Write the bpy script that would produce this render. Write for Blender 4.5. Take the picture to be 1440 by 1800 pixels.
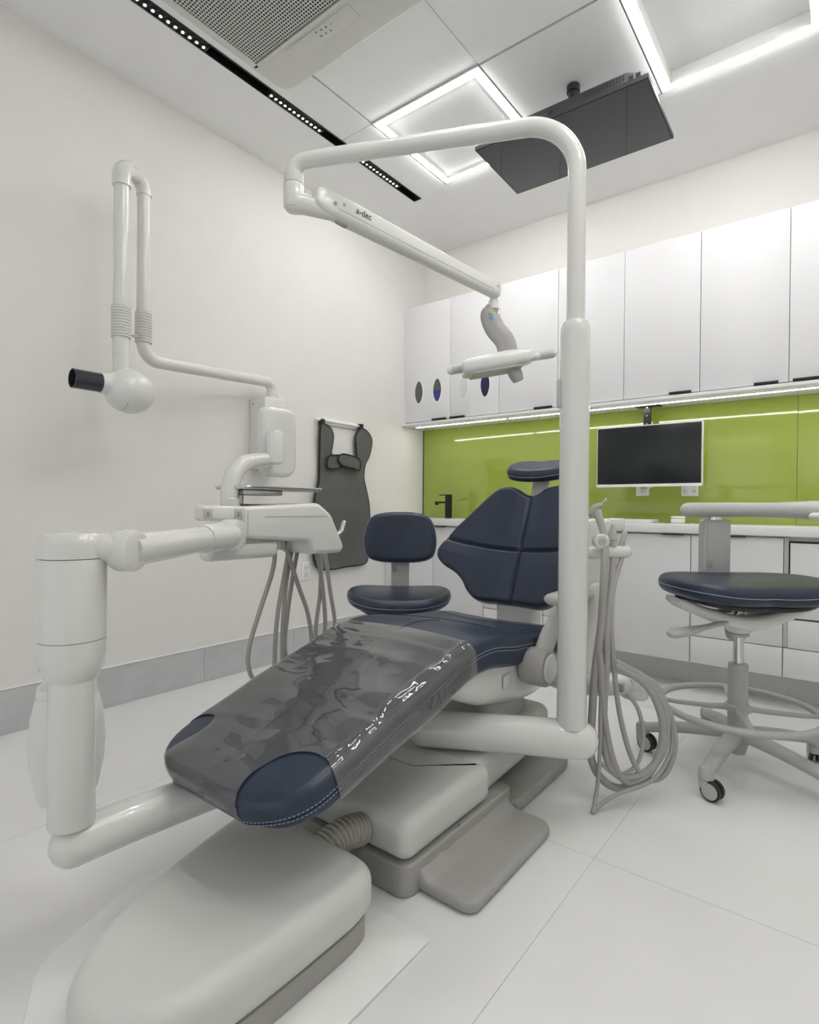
import bpy, bmesh, math, random
from math import sin, cos, pi, sqrt, radians, atan2
from mathutils import Vector, Matrix, noise

random.seed(7)
scene = bpy.context.scene
for _o in list(bpy.data.objects):
    bpy.data.objects.remove(_o)
COL = scene.collection

# ------------------------------------------------------------------ camera
F_PX = 992.54
YAW, PITCH, ROLL = 0.662142, -0.0077487, -0.0084583
fw = Vector((-sin(YAW) * cos(PITCH), cos(YAW) * cos(PITCH), sin(PITCH)))
rt0 = Vector((cos(YAW), sin(YAW), 0))
up0 = rt0.cross(fw)
rt = rt0 * cos(ROLL) - up0 * sin(ROLL)
up = rt0 * sin(ROLL) + up0 * cos(ROLL)
cam_data = bpy.data.cameras.new('camera')
cam = bpy.data.objects.new('camera', cam_data)
COL.objects.link(cam)
cam.matrix_world = Matrix(((rt.x, up.x, -fw.x, 0), (rt.y, up.y, -fw.y, 0), (rt.z, up.z, -fw.z, 0.95), (0, 0, 0, 1)))
cam_data.sensor_fit = 'HORIZONTAL'
cam_data.sensor_width = 36.0
cam_data.lens = F_PX / 1440.0 * 36.0
cam_data.clip_start = 0.02
scene.camera = cam

# ------------------------------------------------------------------ world, exposure
world = bpy.data.worlds.new('world')
scene.world = world
world.use_nodes = True
world.node_tree.nodes['Background'].inputs[0].default_value = (1.0, 1.0, 1.0, 1)
world.node_tree.nodes['Background'].inputs[1].default_value = 0.36
scene.view_settings.view_transform = 'Standard'
scene.view_settings.look = 'None'
scene.view_settings.gamma = 1.0
scene.view_settings.use_curve_mapping = False
scene.view_settings.exposure = 1.28
LED = 24.0          # radiance of the ceiling LED strips
SPOT = 25.0         # radiance of the little track lenses
UNDER = 7.0         # radiance of the under-cabinet strips

# ------------------------------------------------------------------ materials
def mat(name, color, rough=0.5, metal=0.0, coat=0.0, var=0.03, scale=6.0, bump=0.0, bscale=200.0, emit=0.0, spec=0.5, trans=0.0, ior=1.45, alpha=1.0):
    m = bpy.data.materials.new(name)
    m.use_nodes = True
    nt = m.node_tree
    b = nt.nodes['Principled BSDF']
    b.inputs['Roughness'].default_value = rough
    b.inputs['Metallic'].default_value = metal
    b.inputs['Coat Weight'].default_value = coat
    b.inputs['Coat Roughness'].default_value = 0.06
    b.inputs['Specular IOR Level'].default_value = spec
    b.inputs['IOR'].default_value = ior
    b.inputs['Transmission Weight'].default_value = trans
    b.inputs['Alpha'].default_value = alpha
    tc = nt.nodes.new('ShaderNodeTexCoord')
    nz = nt.nodes.new('ShaderNodeTexNoise')
    nz.inputs['Scale'].default_value = scale
    nz.inputs['Detail'].default_value = 4
    nt.links.new(tc.outputs['Object'], nz.inputs['Vector'])
    rp = nt.nodes.new('ShaderNodeValToRGB')
    rp.color_ramp.elements[0].position = 0.3
    rp.color_ramp.elements[1].position = 0.7
    lo = [max(0, c * (1 - var)) for c in color]
    hi = [min(1, c * (1 + var)) for c in color]
    rp.color_ramp.elements[0].color = (*lo, 1)
    rp.color_ramp.elements[1].color = (*hi, 1)
    nt.links.new(nz.outputs['Fac'], rp.inputs['Fac'])
    nt.links.new(rp.outputs['Color'], b.inputs['Base Color'])
    if bump:
        n2 = nt.nodes.new('ShaderNodeTexNoise')
        n2.inputs['Scale'].default_value = bscale
        n2.inputs['Detail'].default_value = 3
        nt.links.new(tc.outputs['Object'], n2.inputs['Vector'])
        bp = nt.nodes.new('ShaderNodeBump')
        bp.inputs['Strength'].default_value = bump
        bp.inputs['Distance'].default_value = 0.002
        nt.links.new(n2.outputs['Fac'], bp.inputs['Height'])
        nt.links.new(bp.outputs['Normal'], b.inputs['Normal'])
    if emit:
        b.inputs['Emission Color'].default_value = (1.0, 0.99, 0.97, 1)
        b.inputs['Emission Strength'].default_value = emit
    return m

M_WALL = mat('wall_paint', (0.80, 0.785, 0.755), 0.75, var=0.01, bump=0.05, bscale=120)
M_CEIL = mat('ceiling_paint', (0.88, 0.88, 0.88), 0.8, var=0.01)
M_TILE = mat('floor_porcelain', (0.80, 0.80, 0.795), 0.28, var=0.02, scale=3.0)
M_GROUT = mat('grout', (0.62, 0.62, 0.61), 0.9)
M_BASETILE = mat('skirting_porcelain', (0.55, 0.56, 0.57), 0.45, var=0.05, scale=9)
M_TRIM = mat('white_trim', (0.86, 0.86, 0.84), 0.4)
M_WHITE = mat('white_enamel', (0.71, 0.715, 0.69), 0.22, coat=0.5, var=0.008)
M_MATTE = mat('white_plastic', (0.63, 0.635, 0.61), 0.42, var=0.01)
M_CAB = mat('cabinet_lacquer', (0.77, 0.77, 0.785), 0.5, coat=0.0, var=0.006)
M_CARC = mat('cabinet_carcass', (0.80, 0.80, 0.80), 0.5)
M_QUARTZ = mat('white_quartz', (0.84, 0.84, 0.83), 0.2, var=0.02, scale=30)
M_TOE = mat('grey_toe_kick', (0.78, 0.78, 0.77), 0.5)
M_GREY = mat('warm_grey_plastic', (0.37, 0.365, 0.345), 0.42, var=0.02)
M_LGREY = mat('light_grey_plastic', (0.50, 0.50, 0.48), 0.4, var=0.02)
M_YOKE = mat('mid_grey_plastic', (0.37, 0.365, 0.35), 0.4, var=0.02)
M_HOSE = mat('grey_tubing', (0.36, 0.355, 0.335), 0.45, var=0.02)
M_NAVY = mat('navy_leather', (0.020, 0.031, 0.058), 0.34, var=0.10, scale=18, bump=0.12, bscale=420, spec=0.55)
M_STITCH = mat('pale_thread', (0.30, 0.36, 0.46), 0.7)
M_SEAM = mat('dark_seam', (0.016, 0.024, 0.045), 0.6)
M_GREEN = mat('lime_glass', (0.35, 0.43, 0.070), 0.10, coat=0.6, var=0.02, spec=0.6)
M_BLACK = mat('black_metal', (0.012, 0.012, 0.013), 0.4)
M_BLACKP = mat('black_plastic', (0.025, 0.026, 0.03), 0.45)
M_SCREEN = mat('dark_screen', (0.014, 0.017, 0.019), 0.22)
M_TVSCREEN = mat('glossy_tv_screen', (0.020, 0.020, 0.022), 0.06, spec=0.7)
M_CHROME = mat('chrome', (0.72, 0.72, 0.72), 0.14, metal=1.0)
M_STEEL = mat('brushed_steel', (0.55, 0.55, 0.55), 0.3, metal=1.0)
M_ALU = mat('grey_powder_coat', (0.44, 0.44, 0.43), 0.4, var=0.02)
M_APRON = mat('grey_vinyl', (0.11, 0.11, 0.11), 0.55, var=0.10, scale=8, bump=0.1, bscale=60)
M_BIND = mat('black_binding', (0.015, 0.015, 0.015), 0.6)
M_LED = mat('led_diffuser', (1, 1, 1), 0.5, emit=LED, var=0)
M_SPOT = mat('spot_lens', (1, 1, 1), 0.5, emit=SPOT, var=0)
M_UNDER = mat('under_cabinet_led', (1, 1, 1), 0.5, emit=UNDER, var=0)
M_DARKHOLE = mat('dark_recess', (0.05, 0.05, 0.05), 0.9)
M_FILTER = mat('recess_shade_filter', (0.02, 0.02, 0.02), 0.8, var=0.5, scale=10)  # near-black colour stands in for the shade of a deeper recess
M_INK = mat('grey_print', (0.18, 0.18, 0.18), 0.6)
M_BOTTLE = mat('frosted_bottle', (0.74, 0.75, 0.72), 0.35, var=0.01)
M_CONE = mat('smoked_plastic', (0.035, 0.037, 0.05), 0.12, var=0.2, spec=0.6)
M_BLUE = mat('blue_nitrile', (0.03, 0.045, 0.22), 0.5, var=0.3, scale=40)
M_NAVYBLUE = mat('navy_cups', (0.012, 0.014, 0.07), 0.3, var=0.3, scale=40)
M_CLEAR = mat('pale_cups', (0.62, 0.62, 0.66), 0.3)
M_LIME = mat('lime_sticker', (0.40, 0.52, 0.06), 0.5)
M_SKY = mat('blue_sticker', (0.16, 0.36, 0.62), 0.5)
M_SMOKEGREY = mat('window_grey', (0.10, 0.10, 0.105), 0.25)
M_BELLOWS = mat('olive_grey_rubber', (0.40, 0.385, 0.33), 0.55)

def film_material():
    m = bpy.data.materials.new('clear_film')
    m.use_nodes = True
    nt = m.node_tree
    nt.nodes.clear()
    out = nt.nodes.new('ShaderNodeOutputMaterial')
    tr = nt.nodes.new('ShaderNodeBsdfTransparent')
    tr.inputs[0].default_value = (0.93, 0.92, 0.91, 1)
    df = nt.nodes.new('ShaderNodeBsdfDiffuse')
    df.inputs[0].default_value = (0.58, 0.58, 0.60, 1)
    gl = nt.nodes.new('ShaderNodeBsdfGlossy')
    gl.inputs['Roughness'].default_value = 0.02
    tc = nt.nodes.new('ShaderNodeTexCoord')
    mp = nt.nodes.new('ShaderNodeMapping')
    mp.inputs['Scale'].default_value = (2.4, 5.5, 5.5)
    nz = nt.nodes.new('ShaderNodeTexNoise')
    nz.inputs['Scale'].default_value = 1.3
    nz.inputs['Detail'].default_value = 0.4
    nz.inputs['Distortion'].default_value = 2.4
    bp = nt.nodes.new('ShaderNodeBump')
    bp.inputs['Strength'].default_value = 0.32
    bp.inputs['Distance'].default_value = 0.012
    nt.links.new(tc.outputs['Object'], mp.inputs[0])
    nt.links.new(mp.outputs[0], nz.inputs['Vector'])
    nt.links.new(nz.outputs['Fac'], bp.inputs['Height'])
    nt.links.new(bp.outputs['Normal'], gl.inputs['Normal'])
    fr = nt.nodes.new('ShaderNodeFresnel')
    fr.inputs['IOR'].default_value = 1.55
    nt.links.new(bp.outputs['Normal'], fr.inputs['Normal'])
    mx0 = nt.nodes.new('ShaderNodeMixShader')
    mx0.inputs[0].default_value = 0.118
    nt.links.new(tr.outputs[0], mx0.inputs[1])
    nt.links.new(df.outputs[0], mx0.inputs[2])
    ml = nt.nodes.new('ShaderNodeMath')
    ml.operation = 'MULTIPLY_ADD'
    ml.inputs[1].default_value = 1.5
    ml.inputs[2].default_value = 0.02
    ml.use_clamp = True
    nt.links.new(fr.outputs[0], ml.inputs[0])
    mx = nt.nodes.new('ShaderNodeMixShader')
    nt.links.new(ml.outputs[0], mx.inputs[0])
    nt.links.new(mx0.outputs[0], mx.inputs[1])
    nt.links.new(gl.outputs[0], mx.inputs[2])
    nt.links.new(mx.outputs[0], out.inputs[0])
    return m
M_FILM = film_material()

# ------------------------------------------------------------------ object helpers
def origin_of(o):
    v = Vector((0, 0, 0))
    while o is not None:
        v += o.location
        o = o.parent
    return v

def tag(o, label=None, cat=None, group=None, kind=None):
    if label: o['label'] = label
    if cat: o['category'] = cat
    if group: o['group'] = group
    if kind: o['kind'] = kind
    return o

def thing(name, loc, label, cat, group=None):
    o = bpy.data.objects.new(name, None)
    o.empty_display_size = 0.05
    COL.objects.link(o)
    o.location = loc
    return tag(o, label, cat, group)

class MB:
    """collects world-space verts and faces"""
    def __init__(s):
        s.v = []; s.f = []
    def add(s, verts, faces):
        n = len(s.v)
        s.v.extend(Vector(q) for q in verts)
        s.f.extend([tuple(i + n for i in f) for f in faces])
        return s
    def rings(s, rings, cap0=True, cap1=True, closed=True):
        n = len(s.v); k = len(rings[0])
        for r in rings: s.v.extend(Vector(q) for q in r)
        for i in range(len(rings) - 1):
            for j in range(k if closed else k - 1):
                a = n + i * k + j; b = n + i * k + (j + 1) % k
                s.f.append((a, b, b + k, a + k))
        if cap0: s.f.append(tuple(n + j for j in reversed(range(k))))
        if cap1: s.f.append(tuple(n + (len(rings) - 1) * k + j for j in range(k)))
        return s
    def box(s, x0, x1, y0, y1, z0, z1, bevel=0.0, seg=2, xf=None):
        bm = bmesh.new()
        bmesh.ops.create_cube(bm, size=1)
        for v in bm.verts:
            v.co = Vector(((x0 + x1) / 2 + v.co.x * (x1 - x0), (y0 + y1) / 2 + v.co.y * (y1 - y0), (z0 + z1) / 2 + v.co.z * (z1 - z0)))
        if bevel:
            bmesh.ops.bevel(bm, geom=list(bm.edges), offset=bevel, segments=seg, profile=0.5, affect='EDGES')
        bm.verts.index_update()
        vs = [v.co.copy() for v in bm.verts]
        if xf: vs = [xf @ v for v in vs]
        fs = [[v.index for v in f.verts] for f in bm.faces]
        bm.free()
        return s.add(vs, fs)
    def tube(s, path, r, n=14, cap='round', sx=1.0, sy=1.0, upv=None):
        """r: number or list; sx, sy stretch the section"""
        P = [Vector(q) for q in path]
        R = r if isinstance(r, (list, tuple)) else [r] * len(P)
        if cap == 'round':
            t0 = (P[0] - P[1]).normalized(); t1 = (P[-1] - P[-2]).normalized()
            A = [(P[0] + t0 * R[0] * sin(a), R[0] * cos(a)) for a in (pi * .5 * .97, pi * .42, pi * .34, pi * .26, pi * .18, pi * .1)]
            B = [(P[-1] + t1 * R[-1] * sin(a), R[-1] * cos(a)) for a in (pi * .1, pi * .18, pi * .26, pi * .34, pi * .42, pi * .5 * .97)]
            P = [a[0] for a in A] + P + [b[0] for b in B]
            R = [a[1] for a in A] + list(R) + [b[1] for b in B]
        T = []
        for i in range(len(P)):
            a = P[max(0, i - 1)]; b = P[min(len(P) - 1, i + 1)]
            d = b - a
            T.append(d.normalized() if d.length > 1e-9 else Vector((0, 0, 1)))
        N = None; rings = []
        for i in range(len(P)):
            if N is None:
                ref = Vector(upv) if upv else (Vector((0, 0, 1)) if abs(T[i].z) < .9 else Vector((1, 0, 0)))
                N = (ref - T[i] * ref.dot(T[i])).normalized()
            else:
                N = (N - T[i] * N.dot(T[i])).normalized()
            B2 = T[i].cross(N)
            rings.append([P[i] + (B2 * cos(2 * pi * j / n) * sx + N * sin(2 * pi * j / n) * sy) * R[i] for j in range(n)])
        return s.rings(rings)
    def lathe(s, prof, base=(0, 0, 0), axis=(0, 0, 1), n=28):
        """prof: list of (radius, height) along axis from base"""
        ax = Vector(axis).normalized()
        ref = Vector((0, 0, 1)) if abs(ax.z) < .9 else Vector((1, 0, 0))
        u = (ref - ax * ref.dot(ax)).normalized(); w = ax.cross(u)
        b = Vector(base)
        rings = [[b + ax * h + (u * cos(2 * pi * j / n) + w * sin(2 * pi * j / n)) * max(r, 1e-4) for j in range(n)] for r, h in prof]
        return s.rings(rings)
    def slab(s, outline, t, r, fn, rings=4, arc=4, dome=0.0):
        """rounded slab from a smooth CCW 2D outline; fn(a, b, h) -> world point"""
        n = len(outline)
        O = [Vector(q) for q in outline]
        c = sum(O, Vector((0, 0))) / n
        nor = []
        for i in range(n):
            d = (O[(i + 1) % n] - O[i - 1]).normalized()
            nor.append(Vector((-d.y, d.x)))          # inward for CCW
        def inset(k): return [O[i] + nor[i] * k for i in range(n)]
        R = []
        I = inset(r)
        L = []
        for i in range(1, rings + 1):
            L.append((i / rings))
        for q in L: R.append([(c + (p - c) * q, 0.0 - dome * 0) for p in I])
        for i in range(1, arc + 1):
            a = pi / 2 * i / arc
            R.append([(p, r - r * cos(a)) for p in inset(r - r * sin(a))])
        for i in range(0, arc + 1):
            a = pi / 2 * i / arc
            if i == 0 and t - 2 * r < 1e-5: continue
            R.append([(p, t - r + r * sin(a)) for p in inset(r - r * cos(a))])
        for q in reversed(L[:-1]):
            R.append([(c + (p - c) * q, t + dome * (1 - q * q)) for p in I])
        rr = [[fn(p.x, p.y, h) for p, h in ring] for ring in R]
        return s.rings(rr)
    def build(s, name, material, parent=None, smooth=35, origin=None):
        me = bpy.data.meshes.new(name)
        if parent is not None:
            o0 = origin_of(parent)
        elif origin is not None:
            o0 = Vector(origin)
        else:
            xs = [v.x for v in s.v]; ys = [v.y for v in s.v]; zs = [v.z for v in s.v]
            o0 = Vector(((min(xs) + max(xs)) / 2, (min(ys) + max(ys)) / 2, min(zs)))
        me.from_pydata([v - o0 for v in s.v], [], s.f)
        bm = bmesh.new(); bm.from_mesh(me)
        bmesh.ops.recalc_face_normals(bm, faces=bm.faces)
        bm.to_mesh(me); bm.free()
        if smooth:
            me.polygons.foreach_set('use_smooth', [True] * len(me.polygons))
            me.set_sharp_from_angle(angle=radians(smooth))
        me.materials.append(material)
        o = bpy.data.objects.new(name, me)
        COL.objects.link(o)
        if parent is not None: o.parent = parent
        else: o.location = o0
        return o

def share(src, name, parent, offset):
    """another object with the same mesh, moved by offset within its parent"""
    o = bpy.data.objects.new(name, src.data)
    COL.objects.link(o)
    o.parent = parent
    o.location = Vector(src.location) + Vector(offset)
    return o

def cr(pts, n=8, closed=False):
    """Catmull-Rom through points of any dimension"""
    P = [Vector(p) for p in pts]
    m = len(P); out = []
    for i in range(m if closed else m - 1):
        if closed: a, b, c, d = P[i - 1], P[i], P[(i + 1) % m], P[(i + 2) % m]
        else: a, b, c, d = P[max(0, i - 1)], P[i], P[i + 1], P[min(m - 1, i + 2)]
        for k in range(n):
            t = k / n
            out.append(0.5 * ((2 * b) + (c - a) * t + (2 * a - 5 * b + 4 * c - d) * t * t + (3 * b - a - 3 * c + d) * t ** 3))
    if not closed: out.append(P[-1])
    return out

def fillet(pts, rad, n=8):
    """polyline with rounded corners"""
    P = [Vector(p) for p in pts]; out = [P[0]]
    for i in range(1, len(P) - 1):
        r = rad[i - 1] if isinstance(rad, (list, tuple)) else rad
        d0 = (P[i - 1] - P[i]).normalized(); d1 = (P[i + 1] - P[i]).normalized()
        ang = d0.angle(d1)
        L = r / math.tan(ang / 2)
        a = P[i] + d0 * L; b = P[i] + d1 * L
        bis = (d0 + d1).normalized(); c = P[i] + bis * (r / sin(ang / 2))
        va = a - c; vb = b - c; th = va.angle(vb)
        for k in range(n + 1):
            t = k / n
            out.append(c + (va * sin((1 - t) * th) + vb * sin(t * th)) / sin(th))
    out.append(P[-1])
    return out

def rrect(x0, x1, y0, y1, r, n=6):
    """rounded rectangle CCW; r number or 4 radii (x0y0, x1y0, x1y1, x0y1)"""
    rs = r if isinstance(r, (list, tuple)) else [r] * 4
    out = []
    for (cx, cy, a0), q in zip(((x0, y0, pi), (x1, y0, 1.5 * pi), (x1, y1, 0), (x0, y1, .5 * pi)), rs):
        ccx = cx + q if cx == x0 else cx - q
        ccy = cy + q if cy == y0 else cy - q
        for k in range(n + 1):
            a = a0 + pi / 2 * k / n
            out.append((ccx + q * cos(a), ccy + q * sin(a)))
    return out

def resample(outline, n):
    P = [Vector(p) for p in outline]; P.append(P[0])
    L = [0]
    for i in range(1, len(P)): L.append(L[-1] + (P[i] - P[i - 1]).length)
    out = []; j = 0
    for k in range(n):
        d = L[-1] * k / n
        while L[j + 1] < d: j += 1
        out.append(P[j].lerp(P[j + 1], (d - L[j]) / max(1e-9, L[j + 1] - L[j])))
    return out

def one(name, fnm, material, label, cat, group=None, kind=None, smooth=35, parent=None):
    mb = MB(); fnm(mb)
    o = mb.build(name, material, parent, smooth)
    if parent is None: tag(o, label, cat, group, kind)
    return o

def part(name, material, parent, *ops, smooth=35):
    """ops: tuples (method, args..., {kwargs})"""
    mb = MB()
    for op in ops:
        kw = op[-1] if isinstance(op[-1], dict) else {}
        args = op[1:-1] if isinstance(op[-1], dict) else op[1:]
        getattr(mb, op[0])(*args, **kw)
    return mb.build(name, material, parent, smooth)

# ================================================================== THE ROOM
XL, XR, YB, YF, ZC = -2.745, 0.98, 3.70, -2.0, 2.98

# floor: slab of grout with porcelain tiles set into it
floor = tag(part('floor', M_GROUT, None, ('box', XL, XR, YF, YB, -0.08, -0.0015)), kind='structure')
tx = [XL, -1.868, -0.537, 0.794, XR]
ty = [YF, -1.14, 0.19, 1.52, 2.85, YB]
g = 0.0007
for i in range(len(tx) - 1):
    for j in range(len(ty) - 1):
        part('tile', M_TILE, floor, ('box', tx[i] + g, tx[i + 1] - g, ty[j] + g, ty[j + 1] - g, -0.012, 0.0))

wl = tag(part('wall_left', M_WALL, None, ('box', XL - 0.12, XL, YF, YB + 0.12, -0.08, 3.1)), kind='structure')
wb = tag(part('wall_back', M_WALL, None, ('box', XL, XR + 0.12, YB, YB + 0.12, -0.08, 3.1)), kind='structure')
wr = tag(part('wall_right', M_WALL, None, ('box', XR, XR + 0.12, YF, YB, -0.08, 3.1)), kind='structure')

# skirting of grey porcelain with a slim white bead on top
bb = tag(part('baseboard_left', M_GROUT, None, ('box', XL, XL + 0.006, YF, 3.22, 0.0, 0.186)), kind='structure')
ys = [YF + 0.62 * k for k in range(9)] + [3.22]
ys = sorted(y for y in ys if y <= 3.22)
for a, b in zip(ys[:-1], ys[1:]):
    part('tile', M_BASETILE, bb, ('box', XL + 0.002, XL + 0.011, a + 0.001, b - 0.001, 0.001, 0.184))
part('bead', M_TRIM, bb, ('box', XL, XL + 0.014, YF, 3.22, 0.185, 0.193, 0.002))

# ceiling: slab with flush panels, a slot for the track and shadow gaps
ceil = tag(part('ceiling', M_CEIL, None, ('box', XL, XR, YF, YB, 3.06, 3.12)), kind='structure')
def cpanel(x0, x1, y0, y1, z=ZC, top=3.06, bev=0.0):
    return part('panel', M_CEIL, ceil, ('box', x0, x1, y0, y1, z, top, bev))
TX0, TX1 = -2.302, -2.240
cpanel(XL, TX0, YF, YB)
cpanel(TX0, TX1, 2.975, YB)
cpanel(TX1, -2.026, YF, 2.236)
cpanel(TX1, -2.026, 2.240, YB)
cpanel(-2.026, XR, 2.936, YB)
CX = [-2.020, -1.364, -0.746, -0.098, 0.55, XR]
# three rows of square panels; light frames sit in some of the cells
cells_light = {(0, 0), (2, 0), (1, 2), (3, 2)}
rows = [(2.240, 2.932), (1.600, 2.234), (0.930, 1.594), (YF, 0.924)]
for i in range(5):
    for j, (y0, y1) in enumerate(rows):
        if (i, j) in cells_light: continue
        cpanel(CX[i] + 0.003, CX[i + 1] - 0.003, y0 + 0.003, y1 - 0.003, z=ZC + (0.004 if (i, j) == (0, 1) else 0.0))

def light_frame(i, j, label, recess):
    x0, x1 = CX[i] + 0.004, CX[i + 1] - 0.004
    y0, y1 = rows[j]
    t = thing('ceiling_light', ((x0 + x1) / 2, (y0 + y1) / 2, ZC), label, 'ceiling light', 'square LED frame lights in the ceiling')
    w = 0.016                                    # outer white rim
    s = 0.024                                    # glowing strip
    def ring(mb, a, b, z0, z1, bev=0.0):
        mb.box(x0 + a, x1 - a, y0 + a, y0 + b, z0, z1, bev)
        mb.box(x0 + a, x1 - a, y1 - b, y1 - a, z0, z1, bev)
        mb.box(x0 + a, x0 + b, y0 + b, y1 - b, z0, z1, bev)
        mb.box(x1 - b, x1 - a, y0 + b, y1 - b, z0, z1, bev)
    m = MB(); ring(m, 0.0, w, ZC - 0.002, 3.05); m.build('rim', M_TRIM, t)
    for (a0, a1, b0, b1) in ((x0 + w, x1 - w, y0 + w, y0 + w + s), (x0 + w, x1 - w, y1 - w - s, y1 - w),
                             (x0 + w, x0 + w + s, y0 + w + s, y1 - w - s), (x1 - w - s, x1 - w, y0 + w + s, y1 - w - s)):
        part('led_strip', M_LED, t, ('box', a0, a1, b0, b1, ZC - 0.0085, ZC + 0.01, 0.003))
    k = w + s
    m = MB(); ring(m, k, k + 0.006, ZC - 0.004, 3.05); m.build('inner_lip', M_TRIM, t)
    part('centre_panel', M_CEIL, t, ('box', x0 + k + 0.006, x1 - k - 0.006, y0 + k + 0.006, y1 - k - 0.006, ZC + recess, 3.05))
    return t
light_frame(0, 0, 'square LED frame light above the dental lamp arm, beside the black track', 0.004)
light_frame(2, 0, 'square LED frame light with recessed centre at the upper right, beside the ceiling TV', 0.055)
light_frame(1, 2, 'added LED frame light above the chair foot, out of view, for extra room light', 0.004)  # added unseen lamp, repeats the frame pattern to brighten the room
light_frame(3, 2, 'added LED frame light over the camera, out of view, for extra room light', 0.004)  # second added lamp out of view, more overhead light

# black recessed track with spot modules
rail = thing('track_rail', (-2.271, 1.0, ZC), 'long black recessed track channel in the ceiling along the left wall', 'track')
m = MB()
m.box(TX0 + 0.001, TX0 + 0.006, -0.6, 2.974, ZC - 0.003, 3.04)
m.box(TX1 - 0.006, TX1 - 0.001, -0.6, 2.974, ZC - 0.003, 3.04)
m.box(TX0 + 0.006, TX1 - 0.006, -0.6, 2.974, 3.02, 3.04)
m.build('channel', M_BLACK, rail)
part('end_cap', M_BLACKP, rail, ('box', TX0 + 0.006, TX1 - 0.006, 2.968, 2.974, ZC - 0.003, 3.02))
part('conductor', M_BLACKP, rail, ('box', TX1 - 0.018, TX1 - 0.012, -0.6, 2.96, ZC + 0.012, ZC + 0.02))
def track_module(y0, y1, n, label):
    t = thing('spot_module', (-2.271, (y0 + y1) / 2, ZC), label, 'spotlight', 'black spot modules in the ceiling track')
    part('housing', M_BLACK, t, ('box', TX0 + 0.008, TX1 - 0.020, y0, y1, ZC + 0.006, 3.018))
    for yy in (y0, y1 - 0.004): part('end_bezel', M_BLACKP, t, ('box', TX0 + 0.007, TX1 - 0.019, yy, yy + 0.004, ZC - 0.002, ZC + 0.008))
    for k in range(n):
        yy = y0 + (y1 - y0) * (k + 0.5) / n
        part('cup', M_BLACKP, t, ('lathe', [(0.013, 0), (0.0135, 0.006), (0.012, 0.006), (0.009, 0.001)], (-2.281, yy, ZC + 0.001), (0, 0, 1), 14))
        part('lens', M_SPOT, t, ('lathe', [(0.0015, -0.001), (0.0055, 0.0), (0.006, 0.003), (0.005, 0.005)], (-2.281, yy, ZC + 0.0005), (0, 0, 1), 12))
track_module(0.74, 1.07, 11, 'black spot module in the track, out of frame above the photo')
track_module(1.10, 1.43, 10, 'black spot module in the track nearest the air conditioner, at the top left')
track_module(1.77, 2.12, 12, 'black spot module in the middle of the track, before the lamp arm crosses it')
track_module(2.44, 2.78, 11, 'black spot module at the far end of the track, below the lamp arm')

# ------------------------------------------------------------------ air conditioner cassette
ac = thing('air_conditioner', (-1.72, 1.33, ZC), 'white ceiling cassette air conditioner with dark perforated intake grille', 'air conditioner')
O = rrect(-2.185, -1.26, 0.88, 1.80, 0.07)
part('front_panel', M_MATTE, ac, ('slab', resample(O, 120), 0.024, 0.008, lambda a, b, h: Vector((a, b, ZC + 0.0005 - h)), 3, 3))
part('filter', M_FILTER, ac, ('box', -2.135, -1.31, 0.93, 1.585, ZC - 0.0262, ZC - 0.0240))
m = MB()
px, py, bar = 0.01345, 0.01345, 0.0042
nx = int((2.135 - 1.31) / px); ny = int((1.585 - 0.93) / py)
for k in range(nx + 1): m.box(-2.135 + k * px - bar / 2, -2.135 + k * px + bar / 2, 0.93, 0.93 + ny * py, ZC - 0.034, ZC - 0.0318)
for k in range(ny + 1): m.box(-2.135, -2.135 + nx * px, 0.93 + k * py - bar / 2, 0.93 + k * py + bar / 2, ZC - 0.0338, ZC - 0.0318)
gr = m.build('intake_grille', M_MATTE, ac, smooth=0); gr['kind'] = 'stuff'
m = MB()
for (x0, x1, y0, y1) in ((-2.16, -1.28, 1.589, 1.604), (-2.16, -1.28, 0.905, 0.926), (-2.165, -2.138, 0.905, 1.604), (-1.306, -1.28, 0.905, 1.604)):
    m.box(x0, x1, y0, y1, ZC - 0.034, ZC - 0.0235, 0.002)
m.build('grille_frame', M_MATTE, ac)
part('panel_joint', M_INK, ac, ('box', -2.168, -1.28, 1.6055, 1.608, ZC - 0.0252, ZC - 0.0240))
part('display_strip', M_MATTE, ac, ('box', -1.98, -1.60, 1.625, 1.695, ZC - 0.0262, ZC - 0.0240, 0.001))
for (dx, dy, r) in ((0, 0, .0042), (.026, .004, .0042), (.004, .026, .005), (.030, .028, .0042), (.052, .006, .005), (.056, .03, .004), (.08, .008, .006)):
    part('indicator', M_INK if r < .0055 else M_LGREY, ac, ('lathe', [(r, 0), (r, 0.0008)], (-1.80 + dx, 1.640 + dy, ZC - 0.0268), (0, 0, 1), 12))

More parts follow.
